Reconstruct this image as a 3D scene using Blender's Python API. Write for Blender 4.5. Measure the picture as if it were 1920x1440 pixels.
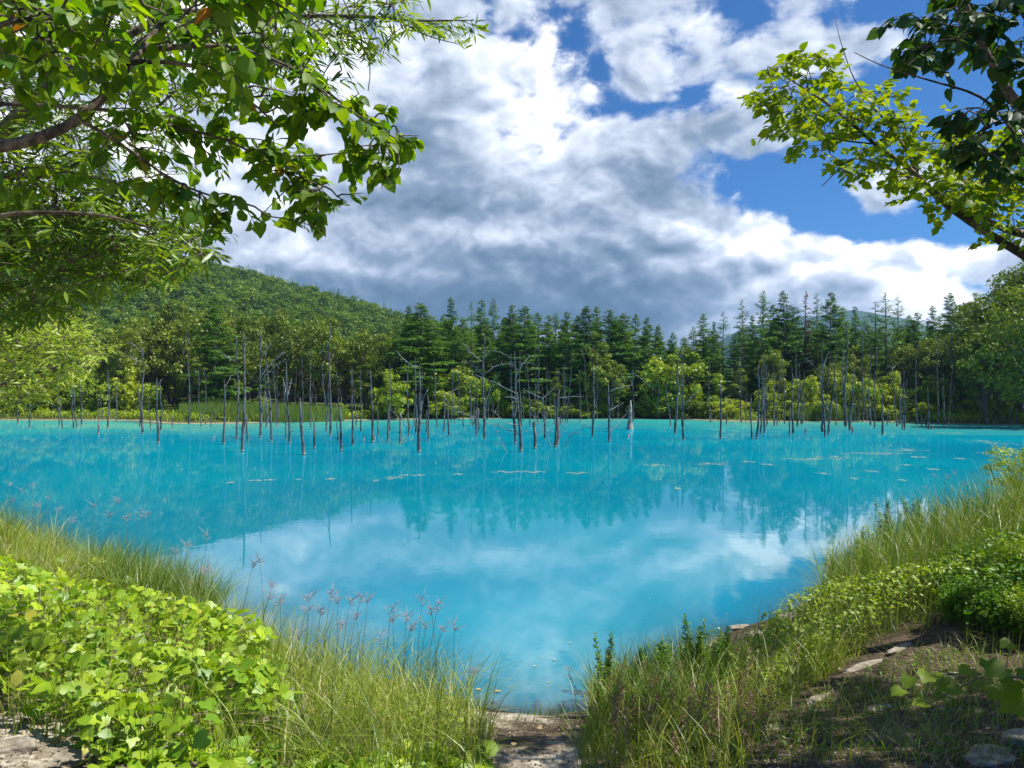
import bpy, math, random
import numpy as np
from mathutils import Vector

rng = np.random.default_rng(7)
random.seed(7)
S = bpy.context.scene
COL = S.collection
R = math.radians
for o in list(bpy.data.objects):
    bpy.data.objects.remove(o)

# ------------------------------------------------------------------ camera
EYE, F, HZ = 3.0, 1400.0, 742.0            # eye height above the water, focal length and horizon (photo px)
cam_d = bpy.data.cameras.new("camera")
cam = bpy.data.objects.new("camera", cam_d)
COL.objects.link(cam)
cam.location = (0, 0, EYE)
cam.rotation_euler = (R(90), 0, 0)
cam_d.sensor_width = 36
cam_d.lens = 36 * F / 1920
cam_d.shift_y = (HZ - 720) / 1920
cam_d.clip_start = 0.05
cam_d.clip_end = 60000
S.camera = cam

# ------------------------------------------------------------------ sun + exposure
SUN_AZ, SUN_EL = 95.0, 58.0               # azimuth clockwise from the view direction
sd = Vector((math.sin(R(SUN_AZ)) * math.cos(R(SUN_EL)), math.cos(R(SUN_AZ)) * math.cos(R(SUN_EL)), math.sin(R(SUN_EL))))
sl = bpy.data.lights.new("sun", 'SUN')
sl.energy = 5.0
sl.angle = R(0.5)
sl.color = (1.0, 0.94, 0.82)
so = bpy.data.objects.new("sun", sl)
COL.objects.link(so)
so.rotation_euler = (-sd).to_track_quat('-Z', 'Y').to_euler()
S.view_settings.view_transform = 'Standard'
S.view_settings.look = 'None'
S.view_settings.exposure = 0.82
S.view_settings.gamma = 1
S.cycles.max_bounces = 8
S.cycles.diffuse_bounces = 3
S.cycles.glossy_bounces = 3
S.cycles.transmission_bounces = 4
S.cycles.transparent_max_bounces = 8
S.cycles.use_denoising = True
S.cycles.volume_bounces = 0
S.cycles.sample_clamp_indirect = 4


# ------------------------------------------------------------------ node helpers
class X:
    """a node socket with arithmetic"""
    def __init__(s, nt, sock): s.nt, s.s = nt, sock
    def _m(s, op, *a, clamp=False):
        n = s.nt.nodes.new('ShaderNodeMath'); n.operation = op; n.use_clamp = clamp
        for i, v in enumerate((s,) + a):
            if isinstance(v, X): s.nt.links.new(v.s, n.inputs[i])
            else: n.inputs[i].default_value = v
        return X(s.nt, n.outputs[0])
    def __add__(s, o): return s._m('ADD', o)
    __radd__ = __add__
    def __sub__(s, o): return s._m('SUBTRACT', o)
    def __rsub__(s, o): return (s * -1) + o
    def __mul__(s, o): return s._m('MULTIPLY', o)
    __rmul__ = __mul__
    def __truediv__(s, o): return s._m('DIVIDE', o)
    def pw(s, o): return s._m('POWER', o)
    def exp(s): return s._m('EXPONENT')
    def clamp(s): return s._m('ADD', 0.0, clamp=True)
    def mx(s, o): return s._m('MAXIMUM', o)
    def mn(s, o): return s._m('MINIMUM', o)
    def step(s, a, b):
        n = s.nt.nodes.new('ShaderNodeMapRange'); n.interpolation_type = 'SMOOTHSTEP'
        s.nt.links.new(s.s, n.inputs[0])
        n.inputs[1].default_value, n.inputs[2].default_value = a, b
        return X(s.nt, n.outputs[0])
    def lin(s, a, b, c=0.0, d=1.0):
        n = s.nt.nodes.new('ShaderNodeMapRange')
        s.nt.links.new(s.s, n.inputs[0])
        for i, v in enumerate((a, b, c, d)): n.inputs[i + 1].default_value = v
        return X(s.nt, n.outputs[0])


def put(nt, sock, v):
    if isinstance(v, X): nt.links.new(v.s, sock)
    elif isinstance(v, (tuple, list)): sock.default_value = tuple(v) + ((1,) if len(v) == 3 and len(sock.default_value) == 4 else ())
    else: sock.default_value = v


def mixc(nt, f, a, b, mode='MIX'):
    n = nt.nodes.new('ShaderNodeMix'); n.data_type = 'RGBA'; n.blend_type = mode
    put(nt, n.inputs[0], f); put(nt, n.inputs[6], a); put(nt, n.inputs[7], b)
    return X(nt, n.outputs[2])


def noise(nt, vec, scale, detail=4, rough=0.5, dist=0.0, dim='3D'):
    n = nt.nodes.new('ShaderNodeTexNoise'); n.noise_dimensions = dim
    if vec is not None: nt.links.new(vec.s, n.inputs['Vector'])
    n.inputs['Scale'].default_value = scale; n.inputs['Detail'].default_value = detail
    n.inputs['Roughness'].default_value = rough; n.inputs['Distortion'].default_value = dist
    return X(nt, n.outputs[0])


def vmath(nt, op, a, b=None):
    n = nt.nodes.new('ShaderNodeVectorMath'); n.operation = op
    put(nt, n.inputs[0], a)
    if b is not None: put(nt, n.inputs[1], b)
    return X(nt, n.outputs[0])


def material(name):
    m = bpy.data.materials.new(name); m.use_nodes = True
    nt = m.node_tree; nt.nodes.clear()
    out = nt.nodes.new('ShaderNodeOutputMaterial')
    return m, nt, out


# ------------------------------------------------------------------ world: Nishita sky with broken cumulus
w = bpy.data.worlds.new("World"); S.world = w; w.use_nodes = True
nt = w.node_tree; nt.nodes.clear()
wo = nt.nodes.new('ShaderNodeOutputWorld')
bg = nt.nodes.new('ShaderNodeBackground')
sky = nt.nodes.new('ShaderNodeTexSky'); sky.sky_type = 'NISHITA'; sky.sun_disc = False
sky.sun_elevation = R(SUN_EL); sky.sun_rotation = R(SUN_AZ)
sky.air_density = 1.0; sky.dust_density = 0.2; sky.ozone_density = 2.5; sky.altitude = 500
tc = nt.nodes.new('ShaderNodeTexCoord')
D = vmath(nt, 'NORMALIZE', X(nt, tc.outputs['Generated']))
sep = nt.nodes.new('ShaderNodeSeparateXYZ'); nt.links.new(D.s, sep.inputs[0])
dx, dy, dz = (X(nt, sep.outputs[i]) for i in range(3))
AZ = dx._m('ARCTAN2', dy)
EL = dz._m('ARCSINE')


def azel(px, py):
    u, v = (px - 960) / F, (HZ - py) / F
    return math.atan(u), math.atan(v / math.hypot(1, u))


def blobs(lst):
    tot = None
    for (px, py, sx, sy, a) in lst:
        az, el = azel(px, py)
        gx = (AZ - az) * (F / sx); gy = (EL - el) * (F / sy)
        g = ((gx * gx + gy * gy) * -1.0).exp() * a
        tot = g if tot is None else tot + g
    return tot


Dst = vmath(nt, 'MULTIPLY', D, (1, 1, 1.5))
n1 = noise(nt, Dst, 3.4, 3, 0.5)
nv = nt.nodes.new('ShaderNodeTexNoise'); nt.links.new(Dst.s, nv.inputs['Vector'])
nv.inputs['Scale'].default_value = 6; nv.inputs['Detail'].default_value = 3
warp = vmath(nt, 'MULTIPLY', vmath(nt, 'SUBTRACT', X(nt, nv.outputs['Color']), (.5, .5, .5)), (.055, .055, .055))
Dw = vmath(nt, 'ADD', Dst, warp)
def puff(vec, sc):
    tot = None
    for k, (m_, a_) in enumerate(((1, 1.0), (2.15, .5), (4.7, .26))):
        q = noise(nt, vmath(nt, 'ADD', vec, (k * 1.7, 0, k * .9)), sc * m_, 0, .5)
        q = (q - .5)._m('ABSOLUTE') * a_
        tot = q if tot is None else tot + q
    return tot
Dw2 = vmath(nt, 'ADD', Dw, (0.010, -0.003, 0.022))
n2 = noise(nt, Dw, 8.0, 8, 0.60) * .72 + puff(Dw, 10.0) * .62
n3 = noise(nt, Dw2, 8.0, 5, 0.56) * .72 + puff(Dw2, 10.0) * .62
n4 = noise(nt, Dw, 24.0, 6, 0.6)
n5 = noise(nt, vmath(nt, 'MULTIPLY', Dw, (1, 1, 1.6)), 55.0, 5, 0.7)
COVER = [  # photo px centre, px half size, amount
    (1410, 345, 140, 46, -1.15), (1530, 385, 80, 50, -.85), (1640, 260, 90, 40, -.8), (1760, 190, 130, 80, -1.2), (1860, 60, 110, 150, -1.3), (1610, 45, 70, 30, -.5),
    (1640, 415, 70, 35, -.7), (1810, 390, 80, 60, -1.0), (1745, 440, 60, 26, -.7), (1085, 75, 40, 40, -.42), (1560, 235, 80, 34, -.7), (1490, 150, 50, 18, -.35), (1200, 205, 110, 26, -.62), (1330, 180, 60, 30, -.62), (1395, 20, 55, 34, -.75), (1440, 120, 60, 18, -.3),
    (1670, 0, 110, 30, -.9), (1120, 130, 50, 24, -.35), (1540, 180, 60, 40, -.45),
    (1560, 92, 120, 24, 1.0), (1710, 335, 80, 22, 1.3), (1660, 380, 40, 24, .9), (1610, 345, 24, 14, .6),
    (1430, 440, 50, 40, .55), (1320, 440, 70, 45, .15), (1385, 395, 20, 25, -.4), (1490, 440, 18, 25, -.5), (1690, 505, 190, 44, .75), (1500, 510, 120, 36, .45), (1600, 300, 60, 18, -.3), (1450, 250, 60, 26, .2),
    (650, 420, 620, 260, .5), (1150, 470, 260, 90, .45), (900, 640, 1800, 50, .5)]
BRIGHT = [
    (850, 580, 430, 54, -.58), (1180, 570, 160, 40, -.2), (1370, 470, 110, 50, .30), (1580, 490, 130, 40, .22), (1730, 500, 110, 60, .28), (1390, 560, 60, 26, .2), (500, 540, 200, 40, -.2), (880, 365, 170, 50, -.42), (1245, 350, 70, 34, -.32), (760, 240, 90, 50, -.36), (1100, 490, 260, 34, -.30),
    (300, 230, 320, 300, .35), (1010, 200, 110, 110, .20), (1130, 320, 90, 60, .08), (1260, 60, 120, 60, .15), (1420, 420, 50, 40, .24), (1300, 420, 60, 35, .20),
    (1700, 545, 50, 45, .22), (1800, 480, 70, 50, .12), (1590, 470, 70, 26, .10), (1560, 100, 120, 30, .2), (1700, 340, 80, 30, .22), (1590, 540, 60, 20, -.35), (930, 440, 180, 24, .26), (560, 470, 120, 22, .15), (1400, 545, 120, 24, -.05),
    (1080, 40, 120, 60, .1), (620, 120, 70, 60, .1), (1000, 90, 60, 40, .12), (1240, 600, 400, 20, -.12)]
cov = blobs(COVER) + (n4 - .5) * 0.95 + (n5 - .5) * .5 + 0.98 + dy.step(.35, -.25) * -1.1 + dz.step(.6, .85) * -.5 + (n1 - .5) * 0.35 + (n2 - .50) * 2.7
alpha = cov.step(0.34, 0.98)
thick = cov.lin(0.65, 1.25, 0, 1)
relief = (n3 - n2) * -2.3
br = blobs(BRIGHT) + 0.84 + relief * 0.68 + (n4 - .5) * 0.22 + (n1 - .5) * 0.75 + thick * -0.20
br = br.lin(0.0, 1.15, 0.0, 1.0).clamp()
ramp = nt.nodes.new('ShaderNodeValToRGB'); nt.links.new(br.s, ramp.inputs[0])
e = ramp.color_ramp.elements
e[0].position = 0.0; e[0].color = (.045, .085, .130, 1)
e[1].position = 1.0; e[1].color = (1.0, .99, .98, 1)
for p, c in ((.22, (.075, .125, .185)), (.45, (.17, .225, .30)), (.66, (.36, .41, .49)), (.84, (.56, .60, .66))):
    k = e.new(p); k.color = c + (1,)
skyc = mixc(nt, 1.0, X(nt, sky.outputs[0]), (0.013, 0.040, 0.068), 'MULTIPLY')
cloudc = mixc(nt, 1.0, X(nt, ramp.outputs[0]), (.98, .98, 1.0), 'MULTIPLY')
both = mixc(nt, alpha, skyc, cloudc)
nt.links.new(both.s, bg.inputs[0]); bg.inputs[1].default_value = 1.0
nt.links.new(bg.outputs[0], wo.inputs[0])
w.cycles.sampling_method = 'MANUAL'; w.cycles.sample_map_resolution = 512


# ------------------------------------------------------------------ mesh helpers
def at(px, py, Y):
    return np.array([(px - 960) / F * Y, Y, EYE - (py - HZ) / F * Y])


def on_water(px, py):
    Y = F * EYE / (py - HZ)
    return np.array([(px - 960) / F * Y, Y, 0.0])


def mesh_np(name, V, faces, mat=None, v=None, smooth=False):
    """V (n,3); faces: list of int arrays (m,k)"""
    me = bpy.data.meshes.new(name)
    V = np.asarray(V, dtype=np.float32)
    faces = [np.asarray(f, dtype=np.int32) for f in faces if len(f)]
    nl = sum(f.size for f in faces); nf = sum(len(f) for f in faces)
    me.vertices.add(len(V)); me.vertices.foreach_set('co', V.ravel())
    me.loops.add(nl); me.polygons.add(nf)
    me.loops.foreach_set('vertex_index', np.concatenate([f.ravel() for f in faces]))
    st = []; a = 0
    for f in faces:
        st.append(a + np.arange(len(f)) * f.shape[1]); a += f.size
    me.polygons.foreach_set('loop_start', np.concatenate(st).astype(np.int32))
    if smooth: me.polygons.foreach_set('use_smooth', np.ones(nf, dtype=bool))
    if v is not None:
        at_ = me.attributes.new('v', 'FLOAT', 'POINT'); at_.data.foreach_set('value', np.asarray(v, dtype=np.float32))
    me.update(calc_edges=True)
    if mat: me.materials.append(mat)
    return me


def tag(o, label=None, cat=None, group=None, kind=None):
    if label: o['label'] = label
    if cat: o['category'] = cat
    if group: o['group'] = group
    if kind: o['kind'] = kind
    return o


def link(name, data, parent=None, loc=None, rz=None, sc=None):
    o = bpy.data.objects.new(name, data); COL.objects.link(o)
    if parent is not None: o.parent = parent
    if loc is not None: o.location = tuple(float(q) for q in loc)
    if rz is not None: o.rotation_euler = (0, 0, rz)
    if sc is not None: o.scale = sc if isinstance(sc, (tuple, list)) else (sc, sc, sc)
    return o


class Geo:
    def __init__(s): s.V = []; s.F = {3: [], 4: []}; s.A = []; s.n = 0
    def add(s, V, fs, v=0.5):
        V = np.asarray(V, float)
        for f in fs:
            f = np.asarray(f)
            if len(f): s.F[f.shape[1]].append(f + s.n)
        s.V.append(V); s.n += len(V)
        s.A.append(np.full(len(V), v) if np.isscalar(v) else np.asarray(v))
    def mesh(s, name, mat, smooth=False):
        fs = [np.concatenate(s.F[k]) for k in (3, 4) if s.F[k]]
        return mesh_np(name, np.concatenate(s.V), fs, mat, np.concatenate(s.A), smooth)
    def tube(s, pts, rad, sides=6, v=0.5, rough=0.0, cap=True):
        pts = np.asarray(pts, float); n = len(pts)
        rad = np.asarray(rad, float) if np.ndim(rad) else np.full(n, rad)
        T = np.gradient(pts, axis=0); T /= np.linalg.norm(T, axis=1)[:, None] + 1e-9
        ref = np.array([0, 0, 1.0]) if abs(T[:, 2]).mean() < .8 else np.array([1.0, 0, 0])
        A = np.cross(T, ref); A /= np.linalg.norm(A, axis=1)[:, None] + 1e-9
        B = np.cross(T, A)
        th = np.arange(sides) / sides * 2 * np.pi
        rr = rad[:, None] * (1 + (rng.uniform(-rough, rough, (n, sides)) if rough else 0))
        V = pts[:, None, :] + rr[..., None] * (np.cos(th)[None, :, None] * A[:, None, :] + np.sin(th)[None, :, None] * B[:, None, :])
        V = V.reshape(-1, 3)
        i = np.arange(n - 1)[:, None] * sides; j = np.arange(sides)[None, :]; j2 = (j + 1) % sides
        Q = np.stack([i + j, i + j2, i + sides + j2, i + sides + j], -1).reshape(-1, 4)
        fs = [Q]
        if cap:
            V = np.vstack([V, pts[:1], pts[-1:]])
            a, b = n * sides, n * sides + 1
            jj = np.arange(sides); j3 = (jj + 1) % sides
            fs.append(np.stack([np.full(sides, a), j3, jj], -1))
            fs.append(np.stack([np.full(sides, b), (n - 1) * sides + jj, (n - 1) * sides + j3], -1))
        s.add(V, fs, v)
    def cards(s, P, axis, nrm, size, tmpl, v=None, wide=1.0):
        """copies of a leaf template: axis = leaf direction, nrm = facing"""
        P = np.asarray(P, float); n = len(P)
        if n == 0: return
        a = axis / (np.linalg.norm(axis, axis=1)[:, None] + 1e-9)
        x = np.cross(a, nrm); x /= np.linalg.norm(x, axis=1)[:, None] + 1e-9
        z = np.cross(x, a)
        TV, TF = tmpl
        sz = np.broadcast_to(np.asarray(size, float), (n,))
        wd = np.broadcast_to(np.asarray(wide, float), (n,))
        V = P[:, None, :] + sz[:, None, None] * (TV[None, :, 0, None] * wd[:, None, None] * x[:, None, :] + TV[None, :, 1, None] * a[:, None, :] + TV[None, :, 2, None] * z[:, None, :])
        k = len(TV)
        fs = [(np.asarray(f)[None] + (np.arange(n) * k)[:, None, None]).reshape(-1, np.asarray(f).shape[1]) for f in TF]
        if v is None: v = rng.random(n)
        s.add(V.reshape(-1, 3), fs, np.repeat(np.broadcast_to(v, (n,)), k))


def unit(n):
    v = rng.normal(size=(n, 3)); return v / np.linalg.norm(v, axis=1)[:, None]


L = lambda *p: np.array(p, float)
HEART = (L((0, 0, 0), (0, .5, .02), (0, 1.05, -.12), (.26, -.08, .05), (.48, .18, .1), (.42, .55, .07), (.2, .82, -.02), (-.26, -.08, .05), (-.48, .18, .1), (-.42, .55, .07), (-.2, .82, -.02)),
         [np.array([(0, 3, 4, 1), (1, 4, 5, 6), (1, 8, 7, 0), (10, 9, 8, 1)]), np.array([(1, 6, 2), (10, 1, 2)])])
LOBED = (L((0, 0, 0), (0, .45, .03), (0, 1.1, -.1), (.26, -.16, .02), (.56, .02, .06), (.50, .32, .08), (.52, .56, .02), (.28, .74, .04), (-.26, -.16, .02), (-.56, .02, .06), (-.50, .32, .08), (-.52, .56, .02), (-.28, .74, .04)),
         [np.array([(0, 3, 4, 5), (1, 5, 6, 7), (10, 9, 8, 0), (12, 11, 10, 1)]), np.array([(0, 5, 1), (1, 7, 2), (0, 1, 10), (12, 1, 2)])])
LANCE = (L((0, 0, 0), (.095, .35, .03), (.07, .7, .01), (0, 1, -.06), (-.07, .7, .01), (-.095, .35, .03), (0, .5, 0)),
         [np.array([(0, 1, 2, 6), (6, 2, 3, 4), (0, 6, 4, 5)])])
OVAL = (L((0, 0, 0), (.26, .3, .05), (.2, .75, .02), (0, 1, -.05), (-.2, .75, .02), (-.26, .3, .05)), [np.array([(0, 1, 2, 3), (0, 3, 4, 5)])])
RAG = (L((-.1, -.4, 0), (.45, -.25, .1), (.2, .1, 0), (.4, .5, -.1), (-.15, .35, .05), (-.5, .2, 0)), [np.array([(0, 1, 2, 5), (5, 2, 3, 4)])])
SPRAY = (L((-.16, 0, 0), (.16, 0, 0), (0, 1, -.12)), [np.array([(0, 1, 2)])])


# ------------------------------------------------------------------ materials
def leaf_mat(name, c1, c2, c3=None, trans=0.35, gloss=0.05, tcol=None, clump=0.0, rough=.45, spot=None):
    m, nt, out = material(name)
    at_ = nt.nodes.new('ShaderNodeAttribute'); at_.attribute_name = 'v'
    v = X(nt, at_.outputs['Fac'])
    oi = nt.nodes.new('ShaderNodeObjectInfo')
    rnd = X(nt, oi.outputs['Random'])
    col = mixc(nt, v, c1, c2)
    if c3: col = mixc(nt, (rnd * .75).clamp(), col, c3); col = mixc(nt, 1.0, col, mixc(nt, (rnd * 7.13)._m('FRACT'), (.80, .84, .9), (1.22, 1.14, .9)), 'MULTIPLY')
    g = nt.nodes.new('ShaderNodeNewGeometry')
    if clump:
        nz = noise(nt, X(nt, g.outputs['Position']), clump, 3, .6)
        col = mixc(nt, 1.0, col, mixc(nt, nz.step(.35, .68), (.72, .76, .7), (1.32, 1.22, 1.1)), 'MULTIPLY')
    if spot:
        col = mixc(nt, v.step(spot[0], spot[0] + .01), col, spot[1])
    d = nt.nodes.new('ShaderNodeBsdfDiffuse'); nt.links.new(col.s, d.inputs[0])
    t = nt.nodes.new('ShaderNodeBsdfTranslucent')
    tc_ = mixc(nt, 1.0, col, tcol or (1.25, 1.3, .5), 'MULTIPLY'); nt.links.new(tc_.s, t.inputs[0])
    mx = nt.nodes.new('ShaderNodeMixShader'); mx.inputs[0].default_value = trans
    nt.links.new(d.outputs[0], mx.inputs[1]); nt.links.new(t.outputs[0], mx.inputs[2])
    gl = nt.nodes.new('ShaderNodeBsdfGlossy'); gl.inputs['Roughness'].default_value = rough; gl.inputs[0].default_value = (.9, .95, 1, 1)
    m2 = nt.nodes.new('ShaderNodeMixShader'); m2.inputs[0].default_value = gloss
    nt.links.new(mx.outputs[0], m2.inputs[1]); nt.links.new(gl.outputs[0], m2.inputs[2])
    nt.links.new(m2.outputs[0], out.inputs[0])
    return m


def bark_mat(name, c1, c2, scale=6.0, stretch=(1, 1, .15), waterline=None, bump=.4, patch=None):
    m, nt, out = material(name)
    g = nt.nodes.new('ShaderNodeNewGeometry'); P = X(nt, g.outputs['Position'])
    q = vmath(nt, 'MULTIPLY', P, stretch)
    n_ = noise(nt, q, scale * 4, 6, .65)
    n_b = noise(nt, P, scale * .4, 3, .5)
    col = mixc(nt, n_.step(.35, .65), c1, c2)
    if patch: col = mixc(nt, n_b.step(.5, .62), col, patch)
    if waterline:
        sp = nt.nodes.new('ShaderNodeSeparateXYZ'); nt.links.new(P.s, sp.inputs[0])
        z = X(nt, sp.outputs[2]) + (n_b - .5) * .3
        col = mixc(nt, z.step(.17, .06), col, waterline)
        z2 = X(nt, sp.outputs[2])
        col = mixc(nt, z2.step(.06, .02), col, (.03, .028, .022))
    p = nt.nodes.new('ShaderNodeBsdfPrincipled'); nt.links.new(col.s, p.inputs['Base Color']); p.inputs['Roughness'].default_value = .85
    b = nt.nodes.new('ShaderNodeBump'); b.inputs['Strength'].default_value = bump; b.inputs['Distance'].default_value = .02
    nt.links.new(n_.s, b.inputs['Height']); nt.links.new(b.outputs[0], p.inputs['Normal'])
    nt.links.new(p.outputs[0], out.inputs[0])
    return m


M = {}
M['larch'] = leaf_mat('larch_needles', (.055, .160, .008), (.155, .275, .014), (.036, .130, .010), .28, .02, clump=.55)
M['brown_needles'] = leaf_mat('dead_needles', (.10, .045, .03), (.16, .08, .05), None, .2, .02)
M['broad'] = leaf_mat('broadleaf', (.090, .170, .008), (.210, .270, .018), (.14, .20, .010), .32, .03, clump=.6)
M['bush'] = leaf_mat('bush_leaves', (.22, .33, .010), (.46, .52, .028), (.17, .30, .012), .35, .03, clump=1.1)
M['hillwood'] = leaf_mat('hill_leaves', (.085, .175, .010), (.180, .260, .018), (.065, .150, .012), .25, .02, clump=.10)
M['linden'] = leaf_mat('linden_leaves', (.045, .135, .008), (.150, .250, .012), None, .58, .022, tcol=(2.1, 1.8, .2), rough=.5, spot=(.992, (.30, .10, .05)))
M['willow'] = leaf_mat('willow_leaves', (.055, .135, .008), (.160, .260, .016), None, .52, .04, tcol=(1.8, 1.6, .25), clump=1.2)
M['willow_sunlit'] = leaf_mat('sunlit_willow_leaves', (.18, .28, .015), (.38, .46, .05), None, .42, .05)  # lighter copy of the willow green, with sunlight put into the colour
M['maple'] = leaf_mat('maple_leaves', (.12, .22, .008), (.27, .35, .014), None, .52, .02, tcol=(1.4, 1.3, .3))
M['shade_leaf'] = leaf_mat('shaded_leaves', (.015, .050, .010), (.045, .10, .012), None, .38, .025)  # darkened leaf green: shade from the upper crown is put into the colour
M['vine'] = leaf_mat('vine_leaves', (.13, .29, .010), (.38, .50, .028), None, .40, .03, clump=2.0, spot=(.985, (.55, .40, .10)))
M['grass'] = leaf_mat('grass_blades', (.11, .19, .012), (.32, .37, .05), None, .35, .04, clump=1.6, spot=(.93, (.42, .34, .16)))
M['grass_deep'] = leaf_mat('deep_grass_blades', (.065, .14, .012), (.17, .26, .025), None, .35, .04, clump=1.6, spot=(.95, (.30, .22, .10)))
M['reed'] = leaf_mat('reed_blades', (.11, .20, .03), (.20, .28, .045), None, .35, .03)
M['seed'] = leaf_mat('seed_heads', (.34, .38, .46), (.48, .42, .46), None, .35, .03, tcol=(1, 1, 1))
M['rust_grass'] = leaf_mat('rusty_seed_heads', (.22, .13, .09), (.36, .22, .17), None, .35, .02, tcol=(1, .9, .8))
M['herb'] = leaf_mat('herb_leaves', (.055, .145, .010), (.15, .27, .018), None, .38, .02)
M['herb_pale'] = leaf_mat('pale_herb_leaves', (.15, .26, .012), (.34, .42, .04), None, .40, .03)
M['stem'] = leaf_mat('green_stems', (.10, .14, .03), (.20, .20, .08), None, .15, .04)
M['litter'] = leaf_mat('dry_leaves', (.30, .20, .10), (.55, .42, .20), None, .15, .04)
M['dead'] = bark_mat('weathered_wood', (.030, .037, .040), (.135, .155, .165), 5, (1, 1, .12), waterline=(.30, .28, .24), patch=(.026, .022, .020))
M['dead_pale'] = bark_mat('bleached_wood', (.13, .14, .14), (.36, .37, .35), 5, (1, 1, .2), patch=(.12, .11, .10))
M['bark'] = bark_mat('rough_bark', (.05, .04, .03), (.17, .14, .11), 8, (1, 1, .3))
M['bark_near'] = bark_mat('smooth_bark', (.055, .04, .03), (.24, .19, .14), 9, (1, 1, 1), patch=(.035, .028, .02), bump=.8)

# ------------------------------------------------------------------ terrain
NEAR = [(-90, 62), (-60, 42), (-38, 31), (-22, 24), (-15.5, 20), (-11.2, 16.2), (-7.4, 13.2), (-5.2, 11.2), (-3.6, 9.6), (-2.4, 8.4), (-1.4, 7.6), (-.6, 7.05), (.2, 6.8), (.9, 7.0), (1.5, 7.5), (2.1, 8.5),
        (2.9, 9.5), (3.6, 9.8), (4.3, 10.8), (5.3, 12.3), (6.6, 13.6), (9, 16), (12, 18.6), (15.5, 22.0), (22, 28), (40, 38), (70, 52)]
FARPX = [(2050, 797), (1920, 797), (1800, 795), (1640, 790), (1400, 790), (1250, 785), (1150, 784.5), (900, 784.5), (700, 787), (560, 790), (450, 793), (340, 794), (250, 788), (0, 787), (-250, 788)]
FAR = [(80, 66)] + [tuple(on_water(a, b)[:2]) for a, b in FARPX] + [(-105, 85)]
POND = np.array(NEAR + FAR)


def pond_sd(x, y):
    """distance to the pond's edge, negative over water"""
    x = np.asarray(x, float); y = np.asarray(y, float)
    A = POND; B = np.roll(POND, -1, 0)
    best = np.full(x.shape, 1e9); inside = np.zeros(x.shape, bool)
    for (ax, ay), (bx, by) in zip(A, B):
        ex, ey = bx - ax, by - ay
        t = np.clip(((x - ax) * ex + (y - ay) * ey) / (ex * ex + ey * ey), 0, 1)
        best = np.minimum(best, np.hypot(x - ax - t * ex, y - ay - t * ey))
        c = ((ay > y) != (by > y)) & (x < (bx - ax) * (y - ay) / (by - ay + 1e-12) + ax)
        inside ^= c
    return np.where(inside, -best, best)


_k = rng.normal(size=(14, 2)); _p = rng.uniform(0, 6.28, 14)


def wob(x, y, f):
    s = 0
    for i in range(7):
        s = s + np.sin(f * (1 + .45 * i) * (_k[i, 0] * x + _k[i, 1] * y) + _p[i]) / (1 + .6 * i)
    return s / 3


def ss(t, a, b):
    t = np.clip((t - a) / (b - a), 0, 1); return t * t * (3 - 2 * t)


def hill_z(x, y):
    """the wooded hill on the left: its ridge falls to the right"""
    px = 960 + F * x / np.maximum(y, 1)
    ridge = np.interp(px, [-600, 0, 200, 350, 500, 700, 850, 1000, 1200], [118, 96, 76, 62, 51, 36, 25, 12, 0])
    up = ss(y, 150, 400) * (1 - .3 * ss(y, 450, 800))
    return ridge * up * ss(x, 90, 0)


def ground_z(x, y):
    x = np.asarray(x, float); y = np.asarray(y, float)
    d = pond_sd(x, y)
    d = d + .22 * wob(x, y, 1.7) * ss(30 - y, 0, 10) + .9 * wob(x, y, .22) * ss(y, 30, 50)
    dd = np.maximum(d, 0)
    near = 1.45 * (1 - np.exp(-dd / 2.6)) + .05 * wob(x, y, 2.1) * ss(dd, 0, 1) + .02 * wob(y, x, 6.0)
    far = .9 * (1 - np.exp(-dd / 7)) + .012 * np.clip(dd - 10, 0, 200) + .12 * wob(x, y, .5) * ss(dd, 0, 2)
    f = ss(y, 35, 60)
    land = near * (1 - f) + far * f + np.where(y > 100, hill_z(x, y), 0)
    land = land + .55 * ss(x, 3.2, 7) * ss(dd, .2, 2.5) * (1 - f)
    bs = .24 - .212 * ss(y, 42, 58)
    bed = -np.minimum(bs * np.maximum(-d, 0) + .04 * (1 - ss(y, 42, 58)) * np.maximum(-d, 0) ** 1.5, 2.5)
    return np.where(d > 0, land, bed) - .0


def polar(nang, rads):
    a = np.linspace(-np.pi, np.pi, nang, endpoint=False)
    a = a - .75 * np.sin(a)                     # finer towards the pond
    r = np.asarray(rads)
    x = r[:, None] * np.sin(a)[None]; y = r[:, None] * np.cos(a)[None]
    n = len(a)
    i = np.arange(len(r) - 1)[:, None] * n; j = np.arange(n)[None]; j2 = (j + 1) % n
    Fc = np.stack([i + j, i + n + j, i + n + j2, i + j2], -1).reshape(-1, 4)
    return x.ravel(), y.ravel(), Fc[:, ::-1].copy()


gx, gy, gf = polar(520, np.concatenate([[0.0005], np.geomspace(.6, 160, 330), np.geomspace(165, 2650, 52)]))
gz = ground_z(gx, gy)
gv = pond_sd(gx, gy)
M['ground'], nt, out = material('ground')
g = nt.nodes.new('ShaderNodeNewGeometry'); P = X(nt, g.outputs['Position'])
sp = nt.nodes.new('ShaderNodeSeparateXYZ'); nt.links.new(P.s, sp.inputs[0])
gX, gY, gZ = (X(nt, sp.outputs[i]) for i in range(3))
na = noise(nt, P, 1.1, 5, .6); nb = noise(nt, P, 9, 6, .65); nc = noise(nt, P, 55, 5, .7)
vo = nt.nodes.new('ShaderNodeTexVoronoi'); vo.inputs['Scale'].default_value = 26; nt.links.new(P.s, vo.inputs['Vector'])
vd = X(nt, vo.outputs['Distance'])
soil = mixc(nt, nb.step(.35, .65), (.036, .026, .017), (.10, .074, .050))
soil = mixc(nt, nc.step(.56, .7), soil, (.26, .21, .15))
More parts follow.
